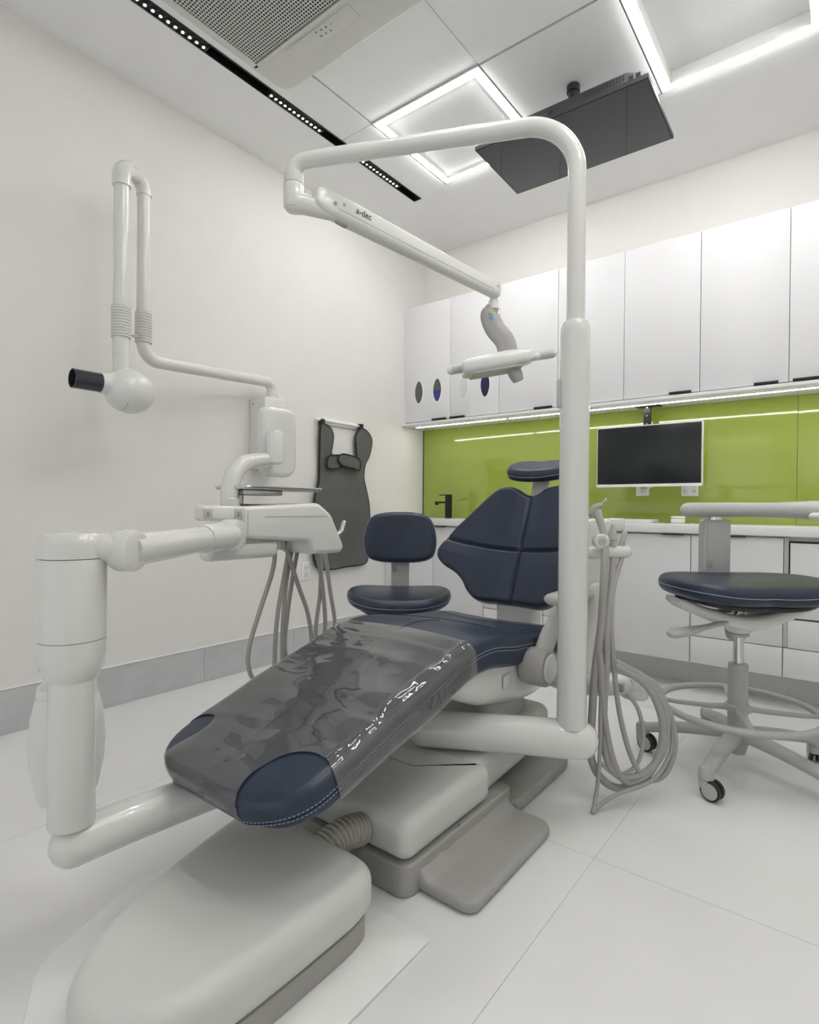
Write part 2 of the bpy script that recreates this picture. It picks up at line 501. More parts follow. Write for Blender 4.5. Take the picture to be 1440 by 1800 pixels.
# ================================================================== CABINETS ON THE BACK WALL
UX = [-2.719, -2.307, -1.905, -1.482, -1.068, -0.658, -0.250, 0.160, 0.570, 0.976]
YU = 3.430
UZ0, UZ1 = 1.604, 2.482
upper_labels = [
    'white upper cabinet in the left corner with a grey and a blue oval window',
    'white upper cabinet with a pale and a navy oval window, behind the lamp head',
    'plain white upper cabinet right of the oval windows, left of the lamp post',
    'plain white upper cabinet partly hidden behind the white lamp post',
    'plain white upper cabinet above the left half of the wall monitor',
    'plain white upper cabinet above the right end of the wall monitor',
    'plain white upper cabinet cut by the right edge of the photo',
    'white upper cabinet just beyond the right edge of the photo',
    'white upper cabinet in the right corner, outside the photo']
def oval(mb, cx, cz, rx, rz, y0, y1, n=32, pw=1.55):
    pts = []
    for k in range(n):
        a = 2 * pi * k / n
        # pointed oval
        pts.append((cx + rx * math.copysign(abs(cos(a)) ** pw, cos(a)) if False else cx + rx * cos(a) * (1 - 0.18 * sin(a) ** 2), cz + rz * sin(a)))
    mb.rings([[(p[0], y1, p[1]) for p in pts], [(p[0], y0, p[1]) for p in pts]])
for i in range(9):
    a, b = UX[i], UX[i + 1]
    t = thing('upper_cabinet', ((a + b) / 2, 3.57, 1.594), upper_labels[i], 'cabinet', 'white upper cabinets in a row')
    part('body', M_CARC, t, ('box', a + 0.0005, b - 0.0005, YU + 0.020, 3.699, 1.5945, UZ1))
    door = part('door', M_CAB, t, ('box', a + 0.0015, b - 0.0015, YU, YU + 0.018, UZ0, UZ1, 0.0012, 2))
    hx = {0: (-2.461, -2.338), 1: (-2.302, -2.180), 2: (-1.639, -1.517), 3: (-1.466, -1.345), 4: (-0.812, -0.700), 5: (-0.400, -0.294), 6: (-0.232, -0.120), 7: (0.44, 0.55), 8: (0.60, 0.71)}[i]
    m = MB()
    m.box(hx[0], hx[1], YU - 0.016, YU - 0.001, 1.600, 1.6035, 0.0008)
    m.box(hx[0], hx[1], YU - 0.018, YU - 0.0155, 1.600, 1.613, 0.0008)
    m.box(hx[0], hx[1], YU - 0.003, YU - 0.0005, 1.600, 1.615, 0.0008)
    m.build('handle', M_BLACK, door)
    if i < 2:
        spots = [(-2.592, M_SMOKEGREY, 1.826), (-2.422, M_SMOKEGREY, 1.824)] if i == 0 else [(-2.192, M_CLEAR, 1.818), (-2.014, M_NAVYBLUE, 1.812)]
        for k, (ox, mm, oz) in enumerate(spots):
            mb = MB(); oval(mb, ox, oz, 0.041, 0.092, YU - 0.0022, YU + 0.001)
            rim = mb.build('oval_rim', M_TRIM, door)
            mb = MB(); oval(mb, ox, oz, 0.035, 0.084, YU - 0.0034, YU - 0.0015)
            mb.build('oval_window', mm, door)
            if i == 0 and k == 1:      # blue gloves in the lower half of the window
                n = 16; pts = []
                for q in range(n + 1):
                    an = pi + pi * q / n
                    pts.append((ox + 0.0335 * cos(an) * (1 - 0.18 * sin(an) ** 2), oz - 0.006 + 0.075 * sin(an)))
                mb = MB(); mb.rings([[(p[0], YU - 0.003, p[1]) for p in pts], [(p[0], YU - 0.0048, p[1]) for p in pts]])
                mb.build('blue_gloves', M_BLUE, door)
# filler in the corner and the board under all the wall cabinets
tag(part('filler_strip', M_CAB, None, ('box', XL + 0.0005, UX[0] - 0.001, YU + 0.004, 3.699, 1.5945, UZ1)), 'narrow white filler strip between the left wall and the corner upper cabinet', 'filler strip')
tag(part('underside_board', M_CARC, None, ('box', XL + 0.0005, XR - 0.001, 3.407, 3.699, 1.576, 1.594, 0.001)), 'long white board under the row of upper cabinets', 'board')
def strip(x0, x1, label):
    t = thing('under_cabinet_light', ((x0 + x1) / 2, 3.50, 1.576), label, 'strip light', 'LED strips under the upper cabinets')
    part('profile', M_TRIM, t, ('box', x0, x1, 3.489, 3.513, 1.5715, 1.5757))
    part('diffuser', M_UNDER, t, ('box', x0 + 0.004, x1 - 0.004, 3.493, 3.509, 1.5690, 1.5716, 0.001))
strip(-2.67, -1.885, 'LED strip under the upper cabinets nearest the left wall')
strip(-1.865, XR - 0.02, 'long LED strip under the upper cabinets behind the wall monitor bracket')

# lime glass splashback
sp = thing('glass_splashback', (-0.88, 3.69, 0.8735), 'glossy lime green glass splashback along the back wall', 'splashback')
for a, b in ((XL + 0.012, -0.227), (-0.225, XR - 0.001)):
    part('pane', M_GREEN, sp, ('box', a, b, 3.690, 3.699, 0.8735, 1.5755, 0.0008))
part('edge_joint', M_BLACKP, sp, ('box', XL + 0.003, XL + 0.011, 3.691, 3.699, 0.8735, 1.5755))

# worktop and base cabinets
YD = 3.22
tag(part('worktop', M_QUARTZ, None, ('box', XL + 0.001, XR - 0.001, 3.200, 3.699, 0.828, 0.8728, 0.0025)), 'long white quartz worktop along the back wall', 'worktop')
BX = [XL + 0.001, -2.300, -1.890, -1.472, -1.060, -0.650, -0.245, 0.160, 0.570, 0.976]
base_labels = [
    'white base cabinet in the left corner, behind the lead apron',
    'white base cabinet under the black tap, left of the dental chair back',
    'white base cabinet behind the dental chair backrest',
    'white base cabinet behind the lamp post with a low drawer',
    'white base cabinet with one tall plain door, behind the hoses',
    'white base cabinet behind the upright of the armrest stool, door above a drawer',
    'white base cabinet at the right edge with a black-outlined drawer front',
    'white base cabinet just beyond the right edge of the photo',
    'white base cabinet in the right corner, outside the photo']
ZD = 0.297
for i in range(9):
    a, b = BX[i], BX[i + 1]
    t = thing('base_cabinet', ((a + b) / 2, 3.45, 0.0), base_labels[i], 'cabinet', 'white base cabinets in a row')
    part('body', M_CARC, t, ('box', a + 0.0005, b - 0.0005, YD + 0.022, 3.698, 0.155, 0.8275))
    part('plinth', M_TOE, t, ('box', a, b, 3.422, 3.44, 0.0, 0.155))
    gaps = 0.002
    full = i in (0, 1, 4)
    def front(nm, z0, z1, hx=None):
        d = part(nm, M_CAB, t, ('box', a + gaps, b - gaps, YD, YD + 0.018, z0, z1, 0.0012, 2))
        if hx:
            part('handle', M_BLACK, d, ('box', hx[0], hx[1], YD - 0.014, YD + 0.002, z1 - 0.001, z1 + 0.003, 0.0008))
        return d
    h = {1: (-2.290, -2.190), 4: (-0.79, -0.684), 5: (-0.470, -0.402), 0: (-2.42, -2.32), 7: (0.2, 0.3), 8: (0.6, 0.7)}.get(i)
    if i == 6:
        part('recess', M_BLACK, t, ('box', a + 0.02, b - 0.002, YD + 0.004, YD + 0.024, 0.436, 0.806))
        part('stile', M_LGREY, t, ('box', a + 0.001, a + 0.019, YD + 0.001, YD + 0.024, 0.302, 0.822))
        part('drawer_front', M_CAB, t, ('box', a + 0.026, b - 0.008, YD - 0.002, YD + 0.010, 0.442, 0.797, 0.001))
        front('drawer', 0.157, ZD - 0.002)
        part('drawer', M_CAB, t, ('box', a + 0.02, b - gaps, YD, YD + 0.018, ZD + 0.002, 0.434, 0.001))
    elif full:
        front('door', 0.157, 0.818, h)
    else:
        front('door', ZD + 0.002, 0.818, h)
        front('drawer', 0.157, ZD - 0.002, (-1.72, -1.60) if i == 2 else None)

# ------------------------------------------------------------------ things on and above the worktop
t = thing('tap', (-2.40, 3.56, 0.873), 'slim square matt black tap standing on the worktop', 'tap')
part('post', M_BLACK, t, ('box', -2.420, -2.380, 3.54, 3.58, 0.873, 1.045, 0.003))
part('spout', M_BLACK, t, ('box', -2.520, -2.418, 3.547, 3.573, 0.985, 0.999, 0.002), ('box', -2.520, -2.498, 3.549, 3.571, 0.972, 0.986, 0.002))
part('lever', M_BLACK, t, ('box', -2.480, -2.380, 3.545, 3.575, 1.0455, 1.052, 0.0015))

t = thing('wall_monitor', (-0.95, 3.52, 1.08), 'wide black screen with slim white frame hanging from the upper cabinets', 'monitor')
x0, x1, z0, z1 = -1.248, -0.653, 1.099, 1.449
part('casing', M_TRIM, t, ('box', x0, x1, 3.500, 3.535, z0 - 0.012, z1 + 0.004, 0.003))
part('screen', M_SCREEN, t, ('box', x0 + 0.005, x1 - 0.005, 3.4975, 3.502, z0 + 0.004, z1 - 0.002, 0.0005))
part('chin', M_TRIM, t, ('box', x0, x1, 3.4965, 3.502, z0 - 0.013, z0 + 0.003, 0.001))
part('pole', M_BLACK, t, ('box', -0.985, -0.945, 3.545, 3.570, 1.30, 1.573, 0.002))
for k in range(5):
    part('pole_slot', M_DARKHOLE if k % 2 else M_STEEL, t, ('lathe', [(0.0045, 0), (0.0045, 0.001)], (-0.965, 3.5449, 1.465 + 0.024 * k), (0, -1, 0), 10))
part('mount_plate', M_BLACK, t, ('box', -1.035, -0.895, 3.515, 3.62, 1.570, 1.5757, 0.001))
part('vesa_plate', M_BLACK, t, ('box', -1.02, -0.91, 3.535, 3.548, 1.22, 1.33, 0.001))

def outlet(name, P, Q, nrm, label, plugs):
    """wall plate spanning P..Q (corner points), outward normal axis nrm"""
    t = thing(name, ((P[0] + Q[0]) / 2, (P[1] + Q[1]) / 2, P[2]), label, 'outlet', 'white wall outlets')
    if nrm == 'y':
        part('plate', M_TRIM, t, ('box', P[0], Q[0], 3.684, 3.6898, P[2], Q[2], 0.002))
        n = plugs; w = (Q[0] - P[0]) / n
        for k in range(n):
            cx = P[0] + w * (k + .5)
            ins = part('insert', M_CAB, t, ('box', cx - w * .33, cx + w * .33, 3.6822, 3.6842, P[2] + 0.012, Q[2] - 0.012, 0.0008))
            for dz in (0.25, 0.7):
                z = P[2] + (Q[2] - P[2]) * dz
                part('slot', M_INK, ins, ('box', cx - 0.007, cx - 0.004, 3.6815, 3.6824, z - 0.005, z + 0.005))
                part('slot', M_INK, ins, ('box', cx + 0.004, cx + 0.007, 3.6815, 3.6824, z - 0.005, z + 0.005))
    else:
        part('plate', M_TRIM, t, ('box', XL + 0.0002, XL + 0.006, P[1], Q[1], P[2], Q[2], 0.002))
        cy = (P[1] + Q[1]) / 2
        ins = part('insert', M_CAB, t, ('box', XL + 0.0055, XL + 0.0085, cy - 0.018, cy + 0.018, P[2] + 0.02, Q[2] - 0.02, 0.0008))
        for z in (P[2] + 0.04, Q[2] - 0.04):
            for dy in (-0.007, 0.006):
                part('slot', M_INK, ins, ('box', XL + 0.0082, XL + 0.0092, cy + dy, cy + dy + 0.0035, z - 0.005, z + 0.005))
    return t
o1 = outlet('wall_outlet', (-1.063, 3.69, 1.036), (-0.985, 3.69, 1.150), 'y', 'white outlet on the green glass under the left part of the monitor', 1)
o2 = outlet('wall_outlet', (-0.800, 3.69, 1.033), (-0.707, 3.69, 1.150), 'y', 'white double outlet on the green glass under the right end of the monitor', 2)
o3 = outlet('wall_outlet', (XL, 2.405, 0.48), (XL, 2.475, 0.60), 'x', 'white outlet on the left wall below the lead apron', 1)
m = MB(); m.tube(cr([(-1.01, 3.678, 1.085), (-0.985, 3.655, 1.082), (-0.955, 3.645, 1.092), (-0.935, 3.60, 1.11), (-0.93, 3.545, 1.14)], 6), 0.004, 8)
tag(m.build('power_cable', M_TRIM), 'short white cable looping from the left outlet to the monitor', 'cable')
m = MB(); m.box(-1.03, -0.995, 3.655, 3.6810, 1.075, 1.105, 0.004)
tag(m.build('power_plug', M_LGREY), 'grey plug in the outlet under the left part of the monitor', 'plug')

t = thing('instrument_tray', (-1.05, 3.50, 0.873), 'flat white rectangular tray lying on the worktop below the monitor', 'tray')
O = resample(rrect(-1.225, -0.895, 3.42, 3.58, 0.02), 60)
part('dish', M_TRIM, t, ('slab', O, 0.016, 0.005, lambda a, b, h: Vector((a, b, 0.8732 + h)), 2, 3))
part('rim', M_CAB, t, ('tube', [Vector((p.x, p.y, 0.8895)) for p in O] + [Vector((O[0].x, O[0].y, 0.8895))], 0.003, 6, 'flat'))
t = thing('rounded_box', (-0.785, 3.55, 0.873), 'small white rounded box with lid on the worktop', 'box')
O = resample(rrect(-0.823, -0.747, 3.52, 3.58, 0.02), 48)
part('body', M_TRIM, t, ('slab', O, 0.026, 0.006, lambda a, b, h: Vector((a, b, 0.8732 + h)), 2, 3))
part('lid', M_TRIM, t, ('slab', [p * 1.0 for p in O], 0.014, 0.006, lambda a, b, h: Vector((a, b, 0.8994 + h)), 3, 3))

# ------------------------------------------------------------------ ceiling TV
t = thing('ceiling_tv', (-1.07, 2.62, 2.66), 'black flat television hung face down from the ceiling on a short pole', 'television')
A = Vector((-1.462, 2.372, 2.695)); B = Vector((-0.660, 2.390, 2.695)); Cc = Vector((-0.672, 2.855, 2.695)); D = Vector((-1.475, 2.842, 2.695))
def tvp(u, v, h): return A.lerp(B, u).lerp(D.lerp(Cc, u), v) + Vector((0, 0, h))
def tvbox(mb, u0, u1, v0, v1, h0, h1):
    mb.rings([[tvp(u0, v0, h0), tvp(u1, v0, h0), tvp(u1, v1, h0), tvp(u0, v1, h0)], [tvp(u0, v0, h1), tvp(u1, v0, h1), tvp(u1, v1, h1), tvp(u0, v1, h1)]])
m = MB(); tvbox(m, 0, 1, 0, 1, 0.0, 0.018); m.build('bezel', M_BLACKP, t)
m = MB(); tvbox(m, 0.008, 0.992, 0.012, 0.982, -0.0012, 0.002); m.build('screen', M_TVSCREEN, t)
m = MB()
m.rings([[tvp(.01, .02, .018), tvp(.99, .02, .018), tvp(.99, .98, .018), tvp(.01, .98, .018)],
         [tvp(.03, .035, .04), tvp(.97, .035, .04), tvp(.96, .95, .04), tvp(.04, .95, .04)],
         [tvp(.12, .055, .075), tvp(.88, .055, .075), tvp(.88, .9, .075), tvp(.12, .9, .075)]])
back = m.build('back_cover', M_BLACKP, t, 20)
for k in range(14):      # vent slots along the near side
    u = 0.66 + 0.016 * k
    m = MB(); tvbox(m, u, u + 0.006, 0.033, 0.044, 0.030, 0.062); m.build('vent_slot', M_BLACK, back)
for u in (0.06, 0.10, 0.46, 0.90, 0.935):
    m = MB(); tvbox(m, u, u + 0.022, 0.020, 0.034, 0.022, 0.044); m.build('socket', M_BLACK, back)
part('pole', M_BLACK, t, ('lathe', [(0.024, 0), (0.024, 0.23)], (-1.068, 2.62, 2.77), (0, 0, 1), 20))
part('collar', M_BLACK, t, ('lathe', [(0.031, 0), (0.031, 0.03), (0.026, 0.034)], (-1.068, 2.62, ZC - 0.034), (0, 0, 1), 20))
part('bracket', M_BLACK, t, ('box', -1.18, -0.96, 2.54, 2.70, 2.7705, 2.785, 0.002))

# ================================================================== DENTAL CHAIR
CXC = -1.095
chair = thing('dental_chair', (CXC, 1.55, 0.0), 'reclining dental chair in navy leather on a white and grey lift base', 'dental chair')

prof = cr([(0.668, 0.350), (0.715, 0.377), (0.80, 0.405), (0.90, 0.438), (1.02, 0.477), (1.17, 0.522), (1.29, 0.559), (1.39, 0.579), (1.49, 0.580), (1.62, 0.560), (1.78, 0.533), (1.94, 0.512), (2.04, 0.500)], 12)
plen = [0.0]
for i in range(1, len(prof)): plen.append(plen[-1] + (prof[i] - prof[i - 1]).length)
STOT = plen[-1]
def prof_at(s):
    s = min(max(s, 0.0), STOT)
    j = 0
    while j < len(plen) - 2 and plen[j + 1] < s: j += 1
    p = prof[j].lerp(prof[j + 1], (s - plen[j]) / max(1e-9, plen[j + 1] - plen[j]))
    a = prof[max(0, j - 1)]; b = prof[min(len(prof) - 1, j + 2)]
    d = (b - a).normalized()
    return p, Vector((-d.y, d.x))
def half_w(s):
    W = 0.256 + 0.018 * min(1, s / STOT)
    rc = 0.145
    if s < rc: W = W - rc + sqrt(max(0, rc * rc - (rc - s) ** 2))
    rc2 = 0.07
    e = STOT - s
    if e < rc2: W = W - rc2 + sqrt(max(0, rc2 * rc2 - (rc2 - e) ** 2))
    return W
def thick(s):
    """top drop, thickness"""
    th = 0.066 + 0.036 * min(1, s / 0.5)
    re = 0.032; drop = 0
    for e in (s, STOT - s):
        if e < re: drop = re - sqrt(max(0, re * re - (re - e) ** 2))
    return drop, th - 2 * drop
def crown(a, W, s):
    q = a / max(W, 1e-4)
    d = -0.012 * q * q
    if s > 1.0: d = 0.010 * q * q * min(1, (s - 1.0) / 0.25) - 0.012 * q * q * (1 - min(1, (s - 1.0) / 0.25))
    return d
def chair_pt(s, a, h):
    p, n = prof_at(s)
    W = half_w(s)
    hh = h + crown(a, W, s)
    return Vector((CXC + a, p.x + n.x * hh, p.y + n.y * hh))
ss = [0, .0015, .005, .011, .02, .032, .05, .07, .095, .12, .14]
while ss[-1] < STOT - .11: ss.append(ss[-1] + 0.028)
ss += [STOT - .09, STOT - .07, STOT - .05, STOT - .032, STOT - .018, STOT - .008, STOT - .002, STOT]
rings = []
for s_ in ss:
    W = half_w(s_); dr, th = thick(s_)
    r = min(0.032, th * 0.49, W * 0.49)
    O = rrect(-W, W, -dr - th, -dr, [min(.024, r), min(.024, r), r, r], 6)
    O2 = []
    for i in range(len(O)):           # subdivide the long flat runs
        a = Vector(O[i]); b = Vector(O[(i + 1) % len(O)])
        n = 8 if i in (6, 20) else (2 if i in (13, 27) else 1)
        for k in range(n): O2.append(a.lerp(b, k / n))
    rings.append([chair_pt(s_, q.x, q.y) for q in O2])
m = MB(); m.rings(rings)
seat = m.build('seat_cushion', M_NAVY, chair, 50)

# double stitching round the cushion and dark cross seams
def dashes(mb, path, r, dash=0.006, gap=0.0035):
    L = 0.0; on = True; cur = [path[0]]
    acc = 0.0
    out = []
    for i in range(1, len(path)):
        a, b = path[i - 1], path[i]; d = (b - a).length; t0 = 0.0
        while acc + (d - t0) >= (dash if on else gap):
            t0 += (dash if on else gap) - acc
            p = a.lerp(b, t0 / max(d, 1e-9)); acc = 0.0
            if on: cur.append(p); out.append((cur[0], cur[-1]))
            cur = [p]; on = not on
        acc += d - t0
    for a, b in out: mb.tube([a, b], r, 5, 'flat')
def side_path(hh, off=0.0006):
    L, R = [], []
    for k in range(220):
        s_ = 0.001 + (STOT - 0.05) * (k / 219) ** 1.35
        W = half_w(s_); dr, th = thick(s_)
        R.append(chair_pt(s_, W + off, max(hh, -dr - th * .75)))
        L.append(chair_pt(s_, -W - off, max(hh, -dr - th * .75)))
    return list(reversed(R)) + L
for hh in (-0.0355, -0.0455):
    m = MB(); dashes(m, side_path(hh), 0.0011)
    st = m.build('stitching', M_STITCH, seat); st['kind'] = 'stuff'
m = MB(); m.tube(side_path(-0.0405, 0.0002), 0.0014, 6); m.build('seam', M_SEAM, seat)
for s0, bow in ((0.98, 0.06), (1.30, -0.05)):
    pth = []
    for k in range(31):
        q = -1 + 2 * k / 30
        s_ = s0 + bow * (1 - q * q)
        W = half_w(s_)
        pth.append(chair_pt(s_, q * (W - 0.012), 0.0006 - (0.009 if abs(q) > .97 else 0)))
    m = MB(); m.tube(pth, 0.0017, 6); m.build('seam', M_SEAM, seat)

m = MB(); m.tube([chair_pt(0.045 + 0.90 * k / 60, 0.0, 0.0004) for k in range(61)], 0.0016, 6); m.build('seam', M_SEAM, seat)
# white pan under the seat
pan_rings = []
for y, zb, hw in ((1.355, 0.440, 0.15), (1.37, 0.405, 0.19), (1.42, 0.372, 0.212), (1.50, 0.338, 0.225), (1.60, 0.312, 0.232), (1.72, 0.292, 0.235), (1.84, 0.282, 0.235), (1.94, 0.285, 0.225), (2.01, 0.310, 0.20), (2.035, 0.355, 0.16)):
    zt = 0.462 if y < 1.7 else 0.438 - (y - 1.7) * 0.1
    O = resample(rrect(-hw, hw, zb, zt, [min(.085, (zt - zb) * .48), min(.085, (zt - zb) * .48), .01, .01], 6), 56)
    pan_rings.append([(CXC + 0.01 + p.x, y, p.y) for p in O])
m = MB(); m.rings(pan_rings); pan = m.build('seat_pan', M_WHITE, chair, 45)
part('access_flap', M_MATTE, pan, ('box', -0.8515, -0.8465, 1.575, 1.625, 0.385, 0.425, 0.002))
# lift base
bxl, bxr = -1.272, -0.828
O = resample(rrect(bxl, bxr, 1.062, 1.60, [.035, .035, .02, .02]), 110)
part('base_frame', M_GREY, chair, ('slab', O, 0.078, 0.006, lambda a, b, h: Vector((a, b, 0.001 + h)), 3, 3))
O = resample(rrect(-1.23, -0.80, 1.58, 2.06, [.02, .02, .10, .10]), 90)
part('rear_foot', M_GREY, chair, ('slab', O, 0.040, 0.012, lambda a, b, h: Vector((a, b, 0.001 + h)), 3, 3))
O = resample(rrect(-0.90, -0.672, 1.112, 1.572, [.02, .035, .05, .02]), 90)
part('pump_plate', M_GREY, chair, ('slab', O, 0.030, 0.013, lambda a, b, h: Vector((a, b, 0.0012 + h * (1.0 + 0.9 * max(0.0, min(1.0, (-0.785 - a) / 0.045)) ** 2))), 3, 4))
O = resample(rrect(bxl + .003, bxr - .003, 1.066, 1.47, [.035, .035, .02, .02], 8), 120)
def cov(a, b, h):
    z = 0.0805 + h
    sl = 1.0 - 0.10 * max(0.0, (1.2 - b)) / 0.13
    return Vector((a, b, 0.0805 + h * sl))
cv = part('base_cover', M_MATTE, chair, ('slab', O, 0.112, 0.034, cov, 4, 6), smooth=60)
part('cover_screw', M_INK, cv, ('lathe', [(0.004, 0), (0.004, 0.0015)], (bxr - 0.0042, 1.30, 0.085), (1, 0, 0), 10))
O = resample(rrect(-1.23, -0.866, 1.40, 1.99, [.03, .03, .05, .05], 8), 120)
part('lift_arm_cover', M_MATTE, chair, ('slab', O, 0.115, 0.03, lambda a, b, h: Vector((a, b, 0.072 + h * (1 + 0.25 * (b - 1.4)) + 0.05 * max(0, b - 1.5))), 4, 6), smooth=60)
O = resample(rrect(-1.20, -0.93, 1.60, 1.92, .05), 60)
part('lift_column', M_LGREY, chair, ('slab', O, 0.115, 0.004, lambda a, b, h: Vector((a, b, 0.19 + h)), 2, 2))
# right armrest with its hinge
kx = -0.845
hg = part('armrest_hinge', M_YOKE, chair, ('lathe', [(0.045, 0), (0.058, 0.006), (0.061, 0.02), (0.061, 0.078), (0.057, 0.086), (0.046, 0.0885)], (kx, 1.715, 0.434), (1, 0, 0), 32))
part('hinge_cap', M_WHITE, hg, ('lathe', [(0.046, 0), (0.0465, 0.003), (0.043, 0.006), (0.02, 0.0072)], (kx + 0.088, 1.715, 0.434), (1, 0, 0), 32))
part('armrest_link', M_LGREY, chair, ('tube', cr([(-0.80, 1.735, 0.455), (-0.795, 1.79, 0.520), (-0.785, 1.845, 0.590), (-0.775, 1.885, 0.632)], 6), [0.036] * 8 + [0.031] * 6 + [0.026] * 5, 16, 'round', {'sx': 0.75}))
part('armrest', M_LGREY, chair, ('tube', cr([(-0.755, 1.74, 0.655), (-0.752, 1.88, 0.655), (-0.752, 2.02, 0.637), (-0.755, 2.10, 0.620)], 6), 0.028, 16, 'round', {'sx': 1.25, 'sy': .75}))
# back support between seat and backrest
part('back_bracket', M_WHITE, chair, ('box', CXC - 0.085, CXC + 0.085, 2.105, 2.21, 0.335, 0.575, 0.025, 4))

# backrest: concave, reclined, with a cross seam
BY, BZ = 2.125, 0.535
bu = Vector((0, 0.400, 0.9165)); bn = Vector((0, -0.9165, 0.400))
def back_pt(a, b, h):
    fwd = 0.70 * a * a
    gv = 0.0
    seam_c = 0.0105 * math.exp(-(a / 0.0075) ** 2)
    bs = 0.235 + 0.12 * a * a
    seam_h = 0.0105 * math.exp(-((b - bs) / 0.0075) ** 2)
    puff = 0.010 * min(1, abs(a) / 0.06) * min(1, abs(b - bs) / 0.06)
    if h > 0.045: gv = -max(seam_c, seam_h) + puff
    return Vector((CXC + a, 0, 0)) + Vector((0, BY, BZ)) + bu * b + bn * (fwd + h + gv)
half = [(0.0, 0.002), (0.06, 0.0), (0.12, -0.004), (0.165, 0.004), (0.200, 0.032), (0.228, 0.070), (0.272, 0.105), (0.325, 0.128), (0.352, 0.160), (0.352, 0.205), (0.330, 0.258), (0.285, 0.335), (0.235, 0.415), (0.185, 0.488), (0.150, 0.522), (0.110, 0.532), (0.065, 0.522), (0.03, 0.502), (0.0, 0.494)]
OB = cr(half + [(-a, b) for a, b in reversed(half[1:-1])], 6, closed=True)
OB = resample(OB, 260)
m = MB(); m.slab(OB, 0.062, 0.024, back_pt, 46, 6)
bk = m.build('backrest', M_NAVY, chair, 60)
m = MB(); m.tube([back_pt(0, 0.012 + 0.47 * k / 40, 0.0625) + bn * 0.0005 for k in range(41)], 0.0022, 6); m.build('seam', M_SEAM, bk)
m = MB(); m.tube([back_pt(-0.31 + 0.62 * k / 60, 0.235 + 0.12 * (-0.31 + 0.62 * k / 60) ** 2, 0.0625) + bn * 0.0005 for k in range(61)], 0.0022, 6); m.build('seam', M_SEAM, bk)
part('back_shell', M_WHITE, chair, ('slab', resample([p * 0.93 + Vector((0, 0.018)) for p in OB], 120), 0.03, 0.012, lambda a, b, h: Vector((CXC + a, 0, 0)) + Vector((0, BY, BZ)) + bu * b + bn * (0.70 * a * a - 0.031 + h), 8, 3))
part('headrest_stem', M_WHITE, chair, ('tube', [(CXC, 2.335, 0.98), (CXC, 2.352, 1.03), (CXC, 2.372, 1.085)], 0.040, 20, 'flat', {'sx': 1.0, 'sy': 0.32, 'upv': (0, 1, 0)}))
hn = Vector((0, -0.42, 0.9075)); hb = Vector((0, 0.9075, 0.42))
def head_pt(a, b, h):
    return Vector((CXC + 0.004 + a, 2.345, 1.092)) + hb * b + hn * (h + (0.30 * a * a if h > 0.02 else 0.15 * a * a))
OH = resample(cr([(-0.148, 0.0), (-0.125, -0.055), (-0.06, -0.078), (0.0, -0.082), (0.06, -0.078), (0.125, -0.055), (0.148, 0.0), (0.125, 0.055), (0.06, 0.072), (0, 0.066), (-0.06, 0.072), (-0.125, 0.055)], 8, True), 120)
m = MB(); m.slab(OH, 0.058, 0.026, head_pt, 10, 6, 0.0)
hr = m.build('headrest', M_NAVY, chair, 60)
m = MB(); m.tube([head_pt(p.x * 1.003, p.y * 1.003, 0.030) for p in OH] + [head_pt(OH[0].x * 1.003, OH[0].y * 1.003, 0.030)], 0.0012, 6); m.build('stitching', M_STITCH, hr)

